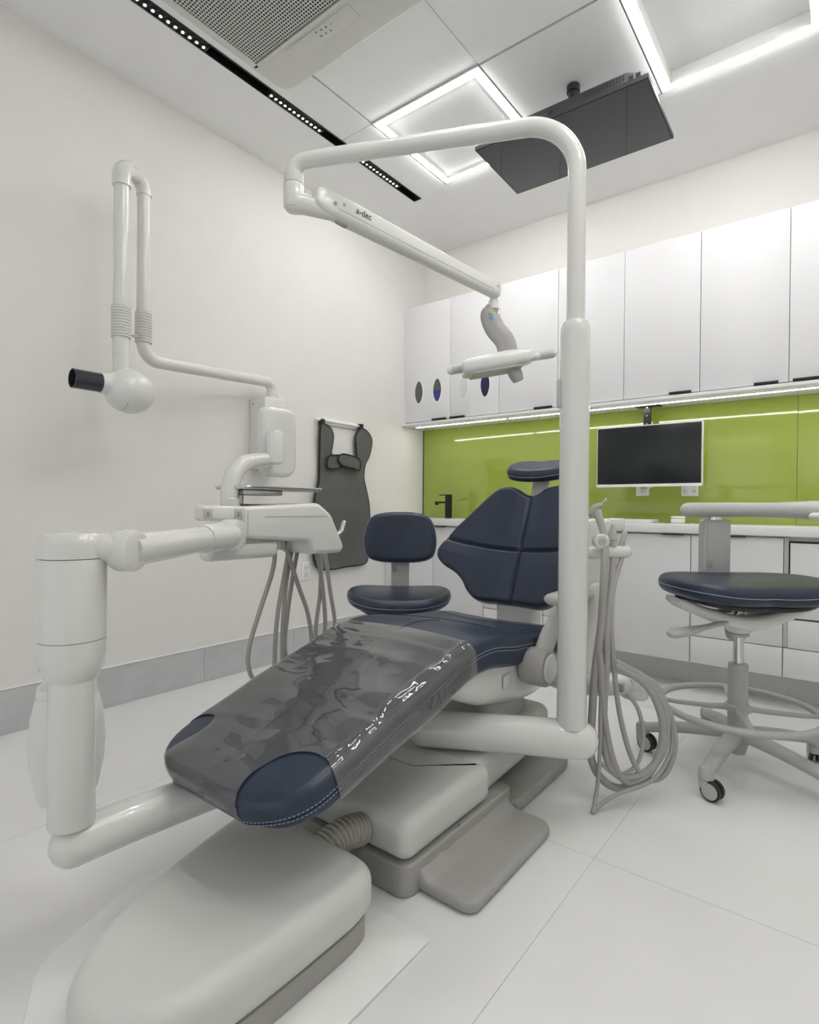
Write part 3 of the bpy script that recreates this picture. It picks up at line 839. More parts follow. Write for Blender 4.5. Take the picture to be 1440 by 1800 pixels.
# ------------------------------------------------------------------ clear plastic sheet over the leg rest
def film():
    NS, NA = 230, 120
    S0, S1 = 0.0, 0.735
    def row(s_):
        W = half_w(s_); dr, th = thick(s_)
        d = 0.0032
        r = min(0.032, th * .49, W * .49)
        pts = []
        low = -dr - th + min(.024, r) * .5
        side = (-dr - r) - low
        top = 2 * (W - r); arc = pi / 2 * r
        tot = top + 2 * arc + 2 * side
        for k in range(NA + 1):
            q = tot * k / NA
            if q < side: p = (W + d, low + q)
            elif q < side + arc:
                a = (q - side) / r; p = (W - r + (r + d) * cos(a), -dr - r + (r + d) * sin(a))
            elif q < side + arc + top: p = (W - r - (q - side - arc), -dr + d)
            elif q < side + 2 * arc + top:
                a = (q - side - arc - top) / r; p = (-(W - r) - (r + d) * sin(a), -dr - r + (r + d) * cos(a))
            else: p = (-W - d, -dr - r - (q - side - 2 * arc - top))
            pts.append(p)
        return pts
    def gfun(p, s_):
        """negative inside the two bare toe corners"""
        best = 9
        for sg, cx_, cs_, ra, rs in ((1, 0.215, 0.062, 0.105, 0.128), (-1, -0.240, 0.055, 0.060, 0.135)):
            dx = (p[0] - cx_); dsv = s_ - cs_
            k = 0.45 * sg
            u = dx * cos(k) + dsv * sin(k); v = -dx * sin(k) + dsv * cos(k)
            best = min(best, sqrt((u / ra) ** 2 + (v / rs) ** 2) - 1)
        return best
    rows = []; G = []
    for i in range(NS + 1):
        s_ = S0 + (S1 - S0) * (i / NS) ** 1.15
        pts = row(s_); rr = []; gg = []
        for k, p in enumerate(pts):
            q = chair_pt(s_, p[0], p[1])
            n = prof_at(s_)[1]
            edge = max(0.0, 1 - abs(p[0]) / half_w(s_) * 0.9)
            wr = noise.noise(Vector((p[0] * 4, s_ * 18, 0.3))) * 0.0036 + noise.noise(Vector((p[0] * 12, s_ * 7, 4.1))) * 0.0014
            wr += 0.004 * max(0, sin(s_ * 70 + 3 * p[0] * sin(s_ * 11))) * max(0, (s_ - 0.32)) * 1.2
            ridge = (0.0025 + 0.004 * noise.noise(Vector((s_ * 22, 7.7, 0)))) * math.exp(-((p[0] - half_w(s_) + 0.034 + 0.006 * sin(s_ * 17)) / 0.006) ** 2)
            if p[1] > -0.02: q += Vector((0, n.x, n.y)) * (max(-0.0015, wr * (0.35 + edge)) + ridge)
            else: q.x += (1 if p[0] > 0 else -1) * max(-0.001, wr * 0.5)
            rr.append(q); gg.append((gfun(p, s_), p, s_))
        rows.append(rr); G.append(gg)
    me = MB(); K = NA + 1
    for rr in rows: me.v.extend(rr)
    for i in range(NS):
        for k in range(NA):
            g4 = [G[i][k][0], G[i][k + 1][0], G[i + 1][k + 1][0], G[i + 1][k][0]]
            if sum(g4) / 4 < 0: continue
            a = i * K + k
            me.f.append((a, a + 1, a + 1 + K, a + K))
    # pull border vertices onto the smooth outline
    used = {}
    for f in me.f:
        for j in range(4):
            e = tuple(sorted((f[j], f[(j + 1) % 4]))); used[e] = used.get(e, 0) + 1
    border = {i for e, n in used.items() if n == 1 for i in e}
    for vi in border:
        i, k = divmod(vi, K); g0 = G[i][k][0]
        if 0 < i < NS and 0 < k < NA and abs(g0) < 0.12:
            gs = (G[min(NS, i + 1)][k][0] - G[i - 1][k][0]); gk = (G[i][k + 1][0] - G[i][k - 1][0])
            ds = rows[i + 1][k] - rows[i - 1][k]; dk = rows[i][k + 1] - rows[i][k - 1]
            ls, lk = ds.length, dk.length
            gr = ds.normalized() * (gs / ls) + dk.normalized() * (gk / lk)
            me.v[vi] = me.v[vi] - gr * (g0 / max(gr.length_squared, 1e-6))
    rem = sorted({i for f in me.f for i in f}); mp = {o: n for n, o in enumerate(rem)}
    me.v = [me.v[i] for i in rem]; me.f = [tuple(mp[i] for i in f) for f in me.f]
    o = me.build('plastic_sheet', M_FILM, None, 0)
    o.data.polygons.foreach_set('use_smooth', [True] * len(o.data.polygons))
    tag(o, 'clear wrinkled plastic sheet wrapped over the navy leg rest of the chair', 'plastic cover')
film()

# ------------------------------------------------------------------ utility box on the floor in front of the chair
ub = thing('utility_box', (-1.04, 0.66, 0.0), 'low white floor box with rounded front and grey base before the chair', 'utility box')
P0 = resample(fillet([(-1.05, 1.003), (-1.40, 1.003), (-1.40, 0.68), (-1.30, 0.44), (-1.02, 0.30), (-0.713, 0.36), (-0.713, 1.003), (-1.05, 1.003)], [.02, .15, .12, .2, .12, .002], 10)[:-1], 160)
part('floor_plate', M_TRIM, ub, ('slab', P0, 0.006, 0.002, lambda a, b, h: Vector((a, b, 0.0006 + h)), 2, 2))
def egg(d):
    q = [(-0.824 + d, 0.80), (-0.828 + d, 0.885), (-0.848 + d * .7, 0.934 + d * .7), (-0.90, 0.956 + d), (-1.06, 0.957 + d), (-1.19, 0.954 + d), (-1.245 - d * .7, 0.930 + d * .7), (-1.266 - d, 0.87), (-1.235 - d, 0.74), (-1.188 - d, 0.60), (-1.125 - d * .8, 0.47 - d * .6), (-1.045, 0.392 - d), (-0.96, 0.372 - d), (-0.885 + d * .6, 0.405 - d * .8), (-0.842 + d, 0.48), (-0.827 + d, 0.60)]
    return resample(cr([(x + 0.022, y) for x, y in q], 8, True), 180)
P1 = egg(-0.014)
part('grey_base', M_GREY, ub, ('slab', [p for p in P1], 0.05, 0.003, lambda a, b, h: Vector((a, b, 0.0068 + h)), 2, 2))
P2 = egg(0.0)
part('cover', M_MATTE, ub, ('slab', P2, 0.107, 0.040, lambda a, b, h: Vector((a, b, 0.054 + h)), 6, 8), smooth=70)
# ribbed conduit between the box and the chair base
n = 110; pth = []; rad = []
for k in range(n):
    q = k / (n - 1)
    pth.append(Vector((-0.985 + 0.012 * q, 0.935 + 0.128 * q, 0.128 + 0.012 * sin(q * pi))))
    rad.append(0.036 + 0.0035 * sin(q * 2 * pi * 11))
part('ribbed_conduit', M_BELLOWS, ub, ('tube', pth, rad, 24, 'flat'), smooth=60)

# ================================================================== DELIVERY UNIT ON THE LEFT
du = thing('delivery_unit', (-1.255, 0.488, 0.0), 'white dentist delivery unit on a swing column left of the chair', 'delivery unit')
CXD, CYD = -1.255, 0.488
part('support_beam', M_WHITE, du, ('tube', [(CXD, CYD + 0.004, 0.252), (CXD + 0.004, 0.60, 0.252), (-1.232, 0.80, 0.252), (-1.19, 1.05, 0.250), (-1.14, 1.32, 0.246)], 0.046, 28))
part('column', M_WHITE, du, ('lathe', [(0.0425, 0.0), (0.0435, 0.002), (0.0435, 0.34)], (CXD, CYD, 0.295), (0, 0, 1), 40))
sl = part('column_sleeve', M_WHITE, du, ('lathe', [(0.043, 0.0), (0.051, 0.010), (0.058, 0.026), (0.0622, 0.05), (0.0628, 0.08), (0.0628, 0.083)], (CXD, CYD, 0.592), (0, 0, 1), 48))
part('joint_line', M_GREY, sl, ('lathe', [(0.0620, 0), (0.0620, 0.0022)], (CXD, CYD, 0.6748), (0, 0, 1), 48))
part('column_head', M_WHITE, du, ('lathe', [(0.0622, 0.0), (0.0630, 0.001), (0.0630, 0.1625), (0.0622, 0.1640)], (CXD, CYD, 0.6768), (0, 0, 1), 48))
cap = part('column_cap', M_WHITE, du, ('lathe', [(0.0622, 0.0), (0.0635, 0.001), (0.0635, 0.028), (0.061, 0.041), (0.052, 0.050), (0.03, 0.053)], (CXD, CYD, 0.8420), (0, 0, 1), 48))
# neck from the cap to the shoulder joint and the swing arm
SJ = Vector((-1.198, 0.572, 0.855))
part('cap_neck', M_WHITE, du, ('tube', [(CXD + 0.01, CYD + 0.02, 0.864), (-1.222, 0.535, 0.862), (-1.205, 0.56, 0.858)], 0.038, 24, 'round', {'sy': .8}))
ad = (Vector((-1.405, 0.955, 0.866)) - SJ).normalized()
sj = part('shoulder_joint', M_WHITE, du, ('lathe', [(0.028, -0.027), (0.040, -0.024), (0.044, -0.016), (0.044, 0.016), (0.040, 0.024), (0.028, 0.027)], SJ, (-ad.y, ad.x, 0), 36))
arm_p = [SJ + ad * (0.455 * k / 10) for k in range(11)]
part('swing_arm', M_WHITE, du, ('tube', arm_p, [0.036 - 0.004 * k / 10 for k in range(11)], 28, 'flat'))
part('arm_sleeve', M_WHITE, du, ('tube', [SJ + ad * d for d in (0.300, 0.310, 0.40, 0.438)], [0.037, 0.0395, 0.041, 0.041], 28, 'flat', {'sy': 0.98}))
EJ = SJ + ad * 0.455
part('elbow_joint', M_WHITE, du, ('lathe', [(0.030, -0.032), (0.043, -0.028), (0.046, -0.018), (0.046, 0.018), (0.043, 0.028), (0.030, 0.032)], EJ, (-ad.y, ad.x, 0), 36))
# control head: profile in the wall-parallel plane, extruded away from the chair
def extrude_x(mb, pts, x0, x1, bev, n=5):
    P = [Vector(p) for p in pts]
    c = sum(P, Vector((0, 0))) / len(P); N = len(P)
    nor = []
    for i in range(N):
        d = (P[(i + 1) % N] - P[i - 1]).normalized(); nor.append(Vector((-d.y, d.x)))
    rings = []
    for k in range(n + 1):
        a = pi / 2 * k / n; ins = bev - bev * sin(a); dx = bev - bev * cos(a)
        rings.append([(x0 - dx, (p + q * ins).x, (p + q * ins).y) for p, q in zip(P, nor)])
    for k in range(n + 1):
        a = pi / 2 * k / n; ins = bev - bev * cos(a); dx = bev - bev * sin(a)
        rings.append([(x1 + dx, (p + q * ins).x, (p + q * ins).y) for p, q in zip(P, nor)])
    mb.rings(rings)
hp = fillet([(1.02, 0.90), (1.02, 0.852), (1.285, 0.832), (1.302, 0.790), (1.462, 0.787), (1.385, 0.925), (1.325, 0.964), (1.02, 0.950), (1.02, 0.90)], [.012, .02, .012, .022, .06, .05, .012], 6)[:-1]
m = MB(); extrude_x(m, resample(hp, 110), -1.42, -1.60, 0.016); hd = m.build('control_head', M_WHITE, du, 50)
part('side_panel_groove', M_LGREY, hd, ('box', -1.4205, -1.4185, 1.10, 1.36, 0.9180, 0.9195))
m = MB(); m.box(-1.470, -1.425, 0.888, 1.06, 0.908, 0.951, 0.010, 3); m.build('rear_block', M_WHITE, du)
for yy in (0.905, 1.005):
    pk = part('socket_recess', M_LGREY, du, ('box', -1.4265, -1.4235, yy - 0.014, yy + 0.014, 0.916, 0.942, 0.001))
    part('connector', M_GREY, pk, ('box', -1.4235, -1.419, yy - 0.003, yy + 0.004, 0.920, 0.934, 0.0005))
m = MB(); m.box(-1.50, -1.435, 0.915, 1.17, 0.788, 0.853, 0.022, 4); m.build('lower_pod', M_WHITE, du)
part('pod_joint', M_GREY, du, ('box', -1.535, -1.4345, 1.02, 1.19, 0.8365, 0.8415))
for yy in (1.255, 1.285, 1.313):
    part('hose_grommet', M_LGREY, du, ('box', -1.575, -1.525, yy - 0.011, yy + 0.011, 0.802, 0.838, 0.003))
hoses = [
    [(-1.55, 1.242, 0.834), (-1.55, 1.233, 0.737), (-1.55, 1.175, 0.59), (-1.55, 1.142, 0.501), (-1.55, 1.134, 0.437), (-1.55, 1.160, 0.375), (-1.55, 1.24, 0.35)],
    [(-1.55, 1.305, 0.82), (-1.55, 1.283, 0.713), (-1.55, 1.254, 0.578), (-1.55, 1.243, 0.443), (-1.55, 1.25, 0.36), (-1.55, 1.31, 0.33)],
    [(-1.56, 1.330, 0.815), (-1.56, 1.308, 0.731), (-1.56, 1.291, 0.613), (-1.56, 1.285, 0.415), (-1.56, 1.32, 0.33)],
    [(-1.535, 1.275, 0.81), (-1.535, 1.334, 0.668), (-1.535, 1.38, 0.56), (-1.535, 1.398, 0.433), (-1.535, 1.36, 0.33)],
    [(-1.57, 1.36, 0.80), (-1.57, 1.339, 0.708), (-1.57, 1.314, 0.57), (-1.57, 1.305, 0.433), (-1.57, 1.36, 0.31)],
    [(-1.55, 1.432, 0.790), (-1.55, 1.463, 0.655), (-1.55, 1.479, 0.503), (-1.55, 1.46, 0.36)],
    [(-1.565, 1.470, 0.795), (-1.565, 1.466, 0.633), (-1.565, 1.445, 0.487), (-1.565, 1.46, 0.35)],
    [(-1.58, 1.500, 0.80), (-1.58, 1.532, 0.626), (-1.58, 1.558, 0.491), (-1.58, 1.53, 0.37)]]
for h in hoses:
    part('hose', M_HOSE, du, ('tube', cr(h, 8), 0.0078, 10))
part('handpiece', M_CHROME, du, ('tube', [(-1.50, 1.455, 0.825), (-1.50, 1.512, 0.860), (-1.50, 1.524, 0.892)], [0.008, 0.0095, 0.0085], 12))
# touch pad on its curved arm
part('pad_arm', M_WHITE, du, ('tube', cr([(-1.5, 1.031, 0.945), (-1.5, 1.026, 0.998), (-1.5, 1.046, 1.052), (-1.5, 1.088, 1.088), (-1.5, 1.165, 1.103), (-1.5, 1.182, 1.104)], 8), [0.027] * 9 + [0.0265] * 8 + [0.025] * 8 + [0.023] * 8 + [0.021] * 8, 22, 'flat'))
part('pad_arm_collar', M_WHITE, du, ('lathe', [(0.029, 0), (0.0295, 0.003), (0.0295, 0.022), (0.028, 0.024)], (-1.5, 1.029, 0.951), (0, 0, 1), 28))
part('pad_joint', M_WHITE, du, ('lathe', [(0.020, 0), (0.026, 0.005), (0.027, 0.03), (0.027, 0.098), (0.023, 0.108), (0.012, 0.111)], (-1.488, 1.186, 1.088), (0, 0, 1), 28))
O = resample(rrect(1.172, 1.314, 1.050, 1.285, [.045, .045, .03, .03], 8), 90)
part('touch_pad', M_WHITE, du, ('slab', O, 0.050, 0.018, lambda a, b, h: Vector((-1.572 + h, a, b)), 4, 5))
# instrument tray and its holder over the head
O = resample(rrect(-1.60, -1.44, 1.025, 1.375, 0.04), 80)
tr = part('instrument_tray', M_STEEL, du, ('slab', O, 0.008, 0.003, lambda a, b, h: Vector((a, b, 1.002 + h + 0.0)), 2, 2))
part('tray_rim', M_CHROME, tr, ('tube', [Vector((p.x, p.y, 1.0105)) for p in O] + [Vector((O[0].x, O[0].y, 1.0105))], 0.0035, 8, 'flat'))
part('tray_holder', M_STEEL, du, ('box', -1.58, -1.46, 1.05, 1.20, 0.985, 1.0018, 0.004), ('lathe', [(0.013, 0), (0.013, 0.04)], (-1.52, 1.075, 0.948), (0, 0, 1), 16))
part('head_mat', M_GREY, du, ('box', -1.58, -1.45, 1.06, 1.30, 0.9555, 0.9580, 0.001))
# water bottle behind the column
BTx, BTy = -1.434, 0.548
bt = part('water_bottle', M_BOTTLE, du, ('lathe', [(0.045, 0.0), (0.056, 0.006), (0.064, 0.03), (0.076, 0.09), (0.079, 0.14), (0.074, 0.20), (0.066, 0.235), (0.06, 0.25)], (BTx, BTy, 0.262), (0, 0, 1), 36))
part('bottle_cap', M_WHITE, bt, ('lathe', [(0.062, 0), (0.064, 0.004), (0.060, 0.022), (0.04, 0.04), (0.036, 0.07)], (BTx, BTy, 0.5105), (0, 0, 1), 32))
part('bottle_bracket', M_WHITE, bt, ('box', -1.43, -1.27, 0.498, 0.535, 0.560, 0.585, 0.006))

# ================================================================== DENTAL LIGHT
dl = thing('dental_light', (-0.651, 1.66, 0.0), 'white dental lamp on a tall post with bent arm and slim lamp head', 'dental light')
PX_, PY_ = -0.659, 1.654
part('support_beam', M_WHITE, dl, ('tube', [(-1.06, 1.445, 0.250), (-0.95, 1.505, 0.250), (-0.80, 1.586, 0.250), (-0.70, 1.637, 0.250), (-0.640, 1.668, 0.250)], 0.057, 32))
po = part('post', M_WHITE, dl, ('lathe', [(0.0430, 0.0), (0.0438, 0.003), (0.0438, 1.19), (0.043, 1.205), (0.036, 1.222), (0.029, 1.226)], (PX_, PY_, 0.291), (0, 0, 1), 48))
part('post_button', M_LGREY, po, ('tube', [(PX_ - 0.036, PY_ - 0.030, 1.262), (PX_ - 0.036, PY_ - 0.030, 1.335)], 0.009, 14, 'round', {'sx': .7}))
AE = Vector((-1.512, 1.280, 2.128))
pp = fillet([(PX_, PY_, 1.50), (PX_, PY_, 2.122), AE, (AE.x, AE.y, 2.03)], [0.155, 0.045], 16)
part('bent_pipe', M_WHITE, dl, ('tube', pp, 0.0272, 32, 'flat'))
el = part('elbow', M_WHITE, dl, ('lathe', [(0.030, 0.0), (0.034, 0.006), (0.0345, 0.04), (0.0345, 0.075), (0.033, 0.080)], (AE.x, AE.y, 1.968), (0, 0, 1), 32))
part('elbow_ring', M_MATTE, el, ('lathe', [(0.0295, 0), (0.0335, 0.001), (0.0335, 0.034), (0.0295, 0.036)], (AE.x, AE.y, 2.0495), (0, 0, 1), 32))
FS = Vector((-1.455, 1.335, 2.000)); FE = Vector((-1.190, 2.122, 1.866))
fd = (FE - FS).normalized(); fs_ = Vector((0, 0, 1)).cross(fd).normalized(); fu = fd.cross(fs_)
part('pivot_fork', M_WHITE, dl, ('tube', [Vector((AE.x, AE.y, 1.985)), Vector((AE.x + 0.03, AE.y + 0.025, 1.984)), FS + fd * 0.055 - fu * 0.016], [0.034, 0.034, 0.026], 24, 'round', {'sx': 0.9}))
for k, dz in enumerate((2.005, 2.062)):
    part('set_screw', M_INK, el, ('lathe', [(0.004, 0), (0.004, 0.002)], (AE.x - 0.0338, AE.y - 0.006, dz - 0.01), (-1, 0, 0), 10))
FL = (FE - FS).length
def arm_section(d, top, bot, w):
    O = rrect(-w, w, -bot, top, [min(bot, w) * .8, min(bot, w) * .8, .006, .006], 6)
    return [FS + fd * d + fs_ * p[0] + fu * p[1] for p in O]
secs = [arm_section(d, t_, b_, w_) for d, t_, b_, w_ in ((-0.012, 0.036, 0.014, 0.026), (-0.004, 0.041, 0.026, 0.029), (0.02, 0.043, 0.034, 0.030), (0.05, 0.043, 0.036, 0.030), (0.12, 0.043, 0.037, 0.030), (0.5, 0.036, 0.033, 0.027), (FL - 0.03, 0.030, 0.030, 0.025), (FL - 0.008, 0.029, 0.029, 0.0245), (FL + 0.0, 0.024, 0.024, 0.020))]
m = MB(); m.rings(secs); fa = m.build('flex_arm', M_WHITE, dl, 45)
cam_side = fs_ if (fs_.x * 1 + fs_.y * -1) > 0 else -fs_
m = MB(); m.tube([FS + fd * (0.07 + (FL - 0.11) * k / 20) + cam_side * (0.0302 - 0.0048 * k / 20) - fu * 0.008 for k in range(21)], 0.0012, 6); m.build('cover_seam', M_LGREY, fa)
for d, hh, r, mm in ((0.055, 0.004, 0.0075, M_GREY), (0.088, 0.016, 0.0045, M_GREY), (FL - 0.022, 0.012, 0.006, M_GREY)):
    w_ = 0.0302 if d < .2 else 0.0246
    part('cap_screw', mm, fa, ('lathe', [(r, 0), (r, 0.0018)], FS + fd * d + cam_side * (w_ - 0.0005) + fu * hh, cam_side, 14))
part('travel_slot', M_GREY, fa, ('tube', [FS + fd * 0.085 - fu * 0.0345, FS + fd * 0.115 - fu * 0.0350], 0.010, 12))
# maker's lettering on the arm
fc = bpy.data.curves.new('lettering', 'FONT'); fc.body = 'a-dec'; fc.size = 0.034; fc.extrude = 0.0003
fo = bpy.data.objects.new('lettering_tmp', fc); COL.objects.link(fo)
bpy.context.view_layer.update()
me = bpy.data.meshes.new_from_object(fo.evaluated_get(bpy.context.evaluated_depsgraph_get()))
bpy.data.objects.remove(fo)
lx = fd.copy(); lz = cam_side.copy(); ly = lz.cross(lx)
if ly.z < 0: lx = -lx; ly = -ly
lo = FS + fd * 0.135 + cam_side * 0.0306 + fu * 0.008
o0 = origin_of(dl)
for v in me.vertices: v.co = lo + lx * v.co.x * 0.85 + ly * v.co.y + lz * v.co.z - o0
me.materials.append(M_BLACKP); me.name = 'lettering'
lt = bpy.data.objects.new('lettering', me); COL.objects.link(lt); lt.parent = fa

# lamp head
part('drop_neck', M_WHITE, dl, ('lathe', [(0.016, 0), (0.016, 0.03), (0.0225, 0.031), (0.0225, 0.066), (0.016, 0.067), (0.016, 0.10)], (-1.204, 2.114, 1.765), (0, 0, 1), 24))
yk = cr([(-1.212, 2.106, 1.790), (-1.216, 2.103, 1.765), (-1.196, 2.118, 1.710), (-1.164, 2.143, 1.660), (-1.152, 2.152, 1.600), (-1.150, 2.154, 1.580)], 8)
yoke = part('yoke', M_YOKE, dl, ('tube', yk, [0.031 + 0.012 * sin(min(1, k / 14) * pi / 2) for k in range(len(yk))], 24, 'round', {'sx': 1.0, 'sy': 0.62, 'upv': (-0.61, 0.79, 0)}))
camdir = Vector((0.61, -0.79, 0))
yp = Vector((-1.214, 2.105, 1.770)) + camdir * 0.0285 + Vector((0, 0, -0.012))
for k, (dz, mm, hw) in enumerate(((0.016, M_LIME, 0.008), (0.002, M_SKY, 0.007), (-0.010, M_SKY, 0.006))):
    cx = yp + Vector((0.79, 0.61, 0)) * (-0.004 + 0.003 * k) + Vector((0, 0, dz))
    X = Vector((0.79, 0.61, 0)); Z = Vector((0, 0, 1))
    m = MB(); q = [cx - X * hw - Z * .005, cx + X * hw - Z * .005, cx + X * hw + Z * .005, cx - X * hw + Z * .005]
    m.rings([[p - camdir * 0.001 for p in q], [p + camdir * 0.0012 for p in q]]); m.build('touch_icon', mm, yoke, 0)
HX = Vector((0.745, 0.585, 0.165)).normalized()            # along the lamp bar
HC = Vector((-1.182, 2.126, 1.565))
HZ = Vector((0.0, 0.0, 1.0)); HZ = (HZ - HX * HZ.dot(HX)).normalized(); HY = HZ.cross(HX)
def hsec(d, hy, hz, off=0.0):
    O = rrect(-hy, hy, -hz, hz, [hz * .7, hz * .7, hz * .9, hz * .9], 5)
    return [HC + HX * d + HY * p[0] + HZ * (p[1] + off) for p in O]
lamp = MB(); lamp.rings([hsec(d, hy, hz, o) for d, hy, hz, o in ((-0.160, 0.045, 0.014, 0.0), (-0.157, 0.060, 0.024, 0.0), (-0.14, 0.068, 0.031, 0), (-0.05, 0.072, 0.036, 0.002), (0.03, 0.072, 0.037, 0.004), (0.09, 0.066, 0.031, 0.006), (0.135, 0.05, 0.024, 0.008), (0.15, 0.03, 0.018, 0.008))])
lh = lamp.build('lamp_head', M_WHITE, dl, 50)
m = MB(); m.rings([hsec(d, hy, 0.0045, -0.033) for d, hy in ((-0.128, 0.052), (-0.12, 0.060), (0.06, 0.062), (0.085, 0.05))]); m.build('lens_plate', M_LGREY, lh)
for d0, d1, r0, r1 in ((0.142, 0.235, 0.018, 0.015), (-0.142, -0.205, 0.016, 0.018)):
    hn_ = part('handle', M_WHITE, lh, ('tube', [HC + HX * d0 + HZ * 0.004, HC + HX * d1 + HZ * (0.004)], [r0, r1], 18))
    part('grip', M_LGREY, lh, ('tube', [HC + HX * (d0 + (d1 - d0) * .35) + HZ * 0.005, HC + HX * (d0 + (d1 - d0) * .98) + HZ * 0.005], max(r0, r1) * 1.0 + 0.0006, 18, 'flat'))
m = MB(); m.tube(cr([HC + HX * 0.055 - HZ * 0.022, HC + HX * 0.062 - HZ * 0.055 , HC + HX * 0.070 - HZ * 0.086], 5), [0.036, 0.037, 0.038, 0.0385, 0.039, 0.039, 0.038, 0.036, 0.034, 0.032, 0.030], 22, 'flat', 1.0, 0.7); m.build('sensor_housing', M_YOKE, lh)

# ================================================================== X-RAY UNIT ON THE LEFT WALL
xr = thing('xray_unit', (-2.68, 2.08, 1.16), 'white wall mounted dental x-ray with folded arm and round tube head', 'x-ray unit')
part('wall_box', M_WHITE, xr, ('box', XL + 0.001, -2.60, 2.005, 2.165, 1.165, 1.572, 0.010, 3))
part('wall_box_vent', M_INK, xr, ('box', XL + 0.03, -2.70, 2.0035, 2.006, 1.535, 1.540))
part('swivel', M_WHITE, xr, ('lathe', [(0.034, 0), (0.034, 0.022), (0.030, 0.024), (0.030, 0.03)], (-2.655, 2.095, 1.5725), (0, 0, 1), 28))
hb_ = fillet([(-2.655, 2.095, 1.60), (-2.655, 2.095, 1.668), (-2.50, 1.262, 1.602), (-2.50, 1.260, 1.70)], [0.045, 0.07], 10)
part('horizontal_arm', M_WHITE, xr, ('tube', hb_, 0.0290, 24, 'flat'))
def bellows(x, y, z0, z1, r):
    n = 90; 
    m = MB(); m.lathe([(r - 0.002, 0)] + [(r + 0.0018 * sin(2 * pi * 11 * k / n), (z1 - z0) * k / n) for k in range(n + 1)] + [(r - 0.002, z1 - z0)], (x, y, z0), (0, 0, 1), 28); return m
part('upright_tube', M_WHITE, xr, ('lathe', [(0.028, 0), (0.028, 0.55)], (-2.50, 1.260, 1.80), (0, 0, 1), 28))
bellows(-2.50, 1.260, 1.675, 1.812, 0.0345).build('bellows', M_MATTE, xr, 60)
tp_ = fillet([(-2.50, 1.260, 2.33), (-2.50, 1.260, 2.395), (-2.43, 1.130, 2.375), (-2.43, 1.130, 2.29)], [0.05, 0.05], 8)
part('top_bend', M_WHITE, xr, ('tube', tp_, [0.032] * 9 + [0.034] * 2 + [0.037] * 9, 26, 'flat'))
part('drop_tube', M_WHITE, xr, ('lathe', [(0.031, 0), (0.031, 0.56)], (-2.43, 1.130, 1.745), (0, 0, 1), 28))
bellows(-2.43, 1.130, 1.655, 1.785, 0.0375).build('bellows', M_MATTE, xr, 60)
part('drop_stem', M_WHITE, xr, ('lathe', [(0.032, 0), (0.032, 0.085), (0.0328, 0.086), (0.0328, 0.17)], (-2.43, 1.130, 1.49), (0, 0, 1), 28))
m = MB(); m.tube([(-2.46, 1.195, 1.685), (-2.478, 1.225, 1.692)], 0.006, 8); m.build('arm_latch', M_LGREY, xr)
# tube head: smooth egg lying along the wall
TH = Vector((-2.405, 1.155, 1.432)); rings = []
for k in range(25):
    a = pi * k / 24
    yy = -cos(a) * 0.096; r = sin(a) ** 0.8 * 0.094
    r = max(r, 0.002)
    rings.append([TH + Vector((cos(2 * pi * j / 36) * r * 0.92, yy, sin(2 * pi * j / 36) * r)) for j in range(36)])
m = MB(); m.rings(rings); th_ = m.build('tube_head', M_WHITE, xr, 70)
m = MB(); m.tube([TH + Vector((0.088 * cos(a) * 0.92 * 0.99 + 0.0, -0.035 + 0.09 * 0.0, 0.088 * sin(a) * 0.99)) for a in [pi * 1.05 + 0.72 * pi * k / 20 for k in range(21)]], 0.0022, 6); m.build('shell_joint', M_GREY, th_)
part('cone_neck', M_WHITE, xr, ('lathe', [(0.055, 0), (0.046, 0.015), (0.042, 0.03), (0.041, 0.05)], (-2.405, 1.085, 1.446), (0, -1, 0), 28))
part('aiming_cone', M_CONE, xr, ('lathe', [(0.0385, 0), (0.0385, 0.105), (0.0345, 0.105), (0.0345, 0.02)], (-2.405, 1.036, 1.446), (0, -1, 0), 32))

# ================================================================== LEAD APRON
ap = thing('lead_apron', (-2.72, 2.74, 0.54), 'dark grey lead apron with black edging hanging on the left wall', 'apron')
A2 = [(2.536, 1.489), (2.568, 1.488), (2.619, 1.466), (2.643, 1.417), (2.636, 1.35), (2.634, 1.298), (2.70, 1.294), (2.80, 1.289), (2.874, 1.288), (2.868, 1.371), (2.858, 1.44), (2.886, 1.482), (2.919, 1.501), (2.981, 1.483), (3.027, 1.427), (3.01, 1.323), (2.962, 1.249), (2.948, 1.158), (2.971, 1.078), (3.002, 0.977), (3.01, 0.875), (3.014, 0.722), (3.007, 0.60), (2.97, 0.552), (2.776, 0.542), (2.562, 0.541), (2.502, 0.586), (2.479, 0.661), (2.472, 0.88), (2.48, 0.99), (2.491, 1.036), (2.528, 1.115), (2.533, 1.249), (2.528, 1.433)]
A2 = cr(A2, 4, True)
def ap_x(y, z): return -2.712 + 0.007 * sin(y * 26 + 1.0) * min(1, (1.5 - z) * 2) + 0.006 * sin(z * 9)
bm = bmesh.new()
vs = [bm.verts.new((ap_x(p.x, p.y), p.x, p.y)) for p in A2]
f0 = bm.faces.new(vs)
bm.normal_update()
bmesh.ops.triangulate(bm, faces=[f0])
for _ in range(2): bmesh.ops.subdivide_edges(bm, edges=list(bm.edges), cuts=1, use_grid_fill=True)
for v in bm.verts: v.co.x = ap_x(v.co.y, v.co.z)
bmesh.ops.solidify(bm, geom=list(bm.faces), thickness=0.006)
bm.verts.index_update()
m = MB(); m.add([v.co.copy() for v in bm.verts], [[v.index for v in f.verts] for f in bm.faces]); bm.free()
m.build('body', M_APRON, ap, 60)
m = MB(); ring_ = [Vector((ap_x(p.x, p.y) , p.x, p.y)) for p in A2]; m.tube(ring_ + [ring_[0]], 0.0075, 8, 'flat'); m.build('edging', M_BIND, ap)
m = MB(); O = resample(cr([(2.587, 1.278), (2.64, 1.290), (2.70, 1.292), (2.705, 1.225), (2.66, 1.205), (2.582, 1.208)], 5, True), 50)[::-1]
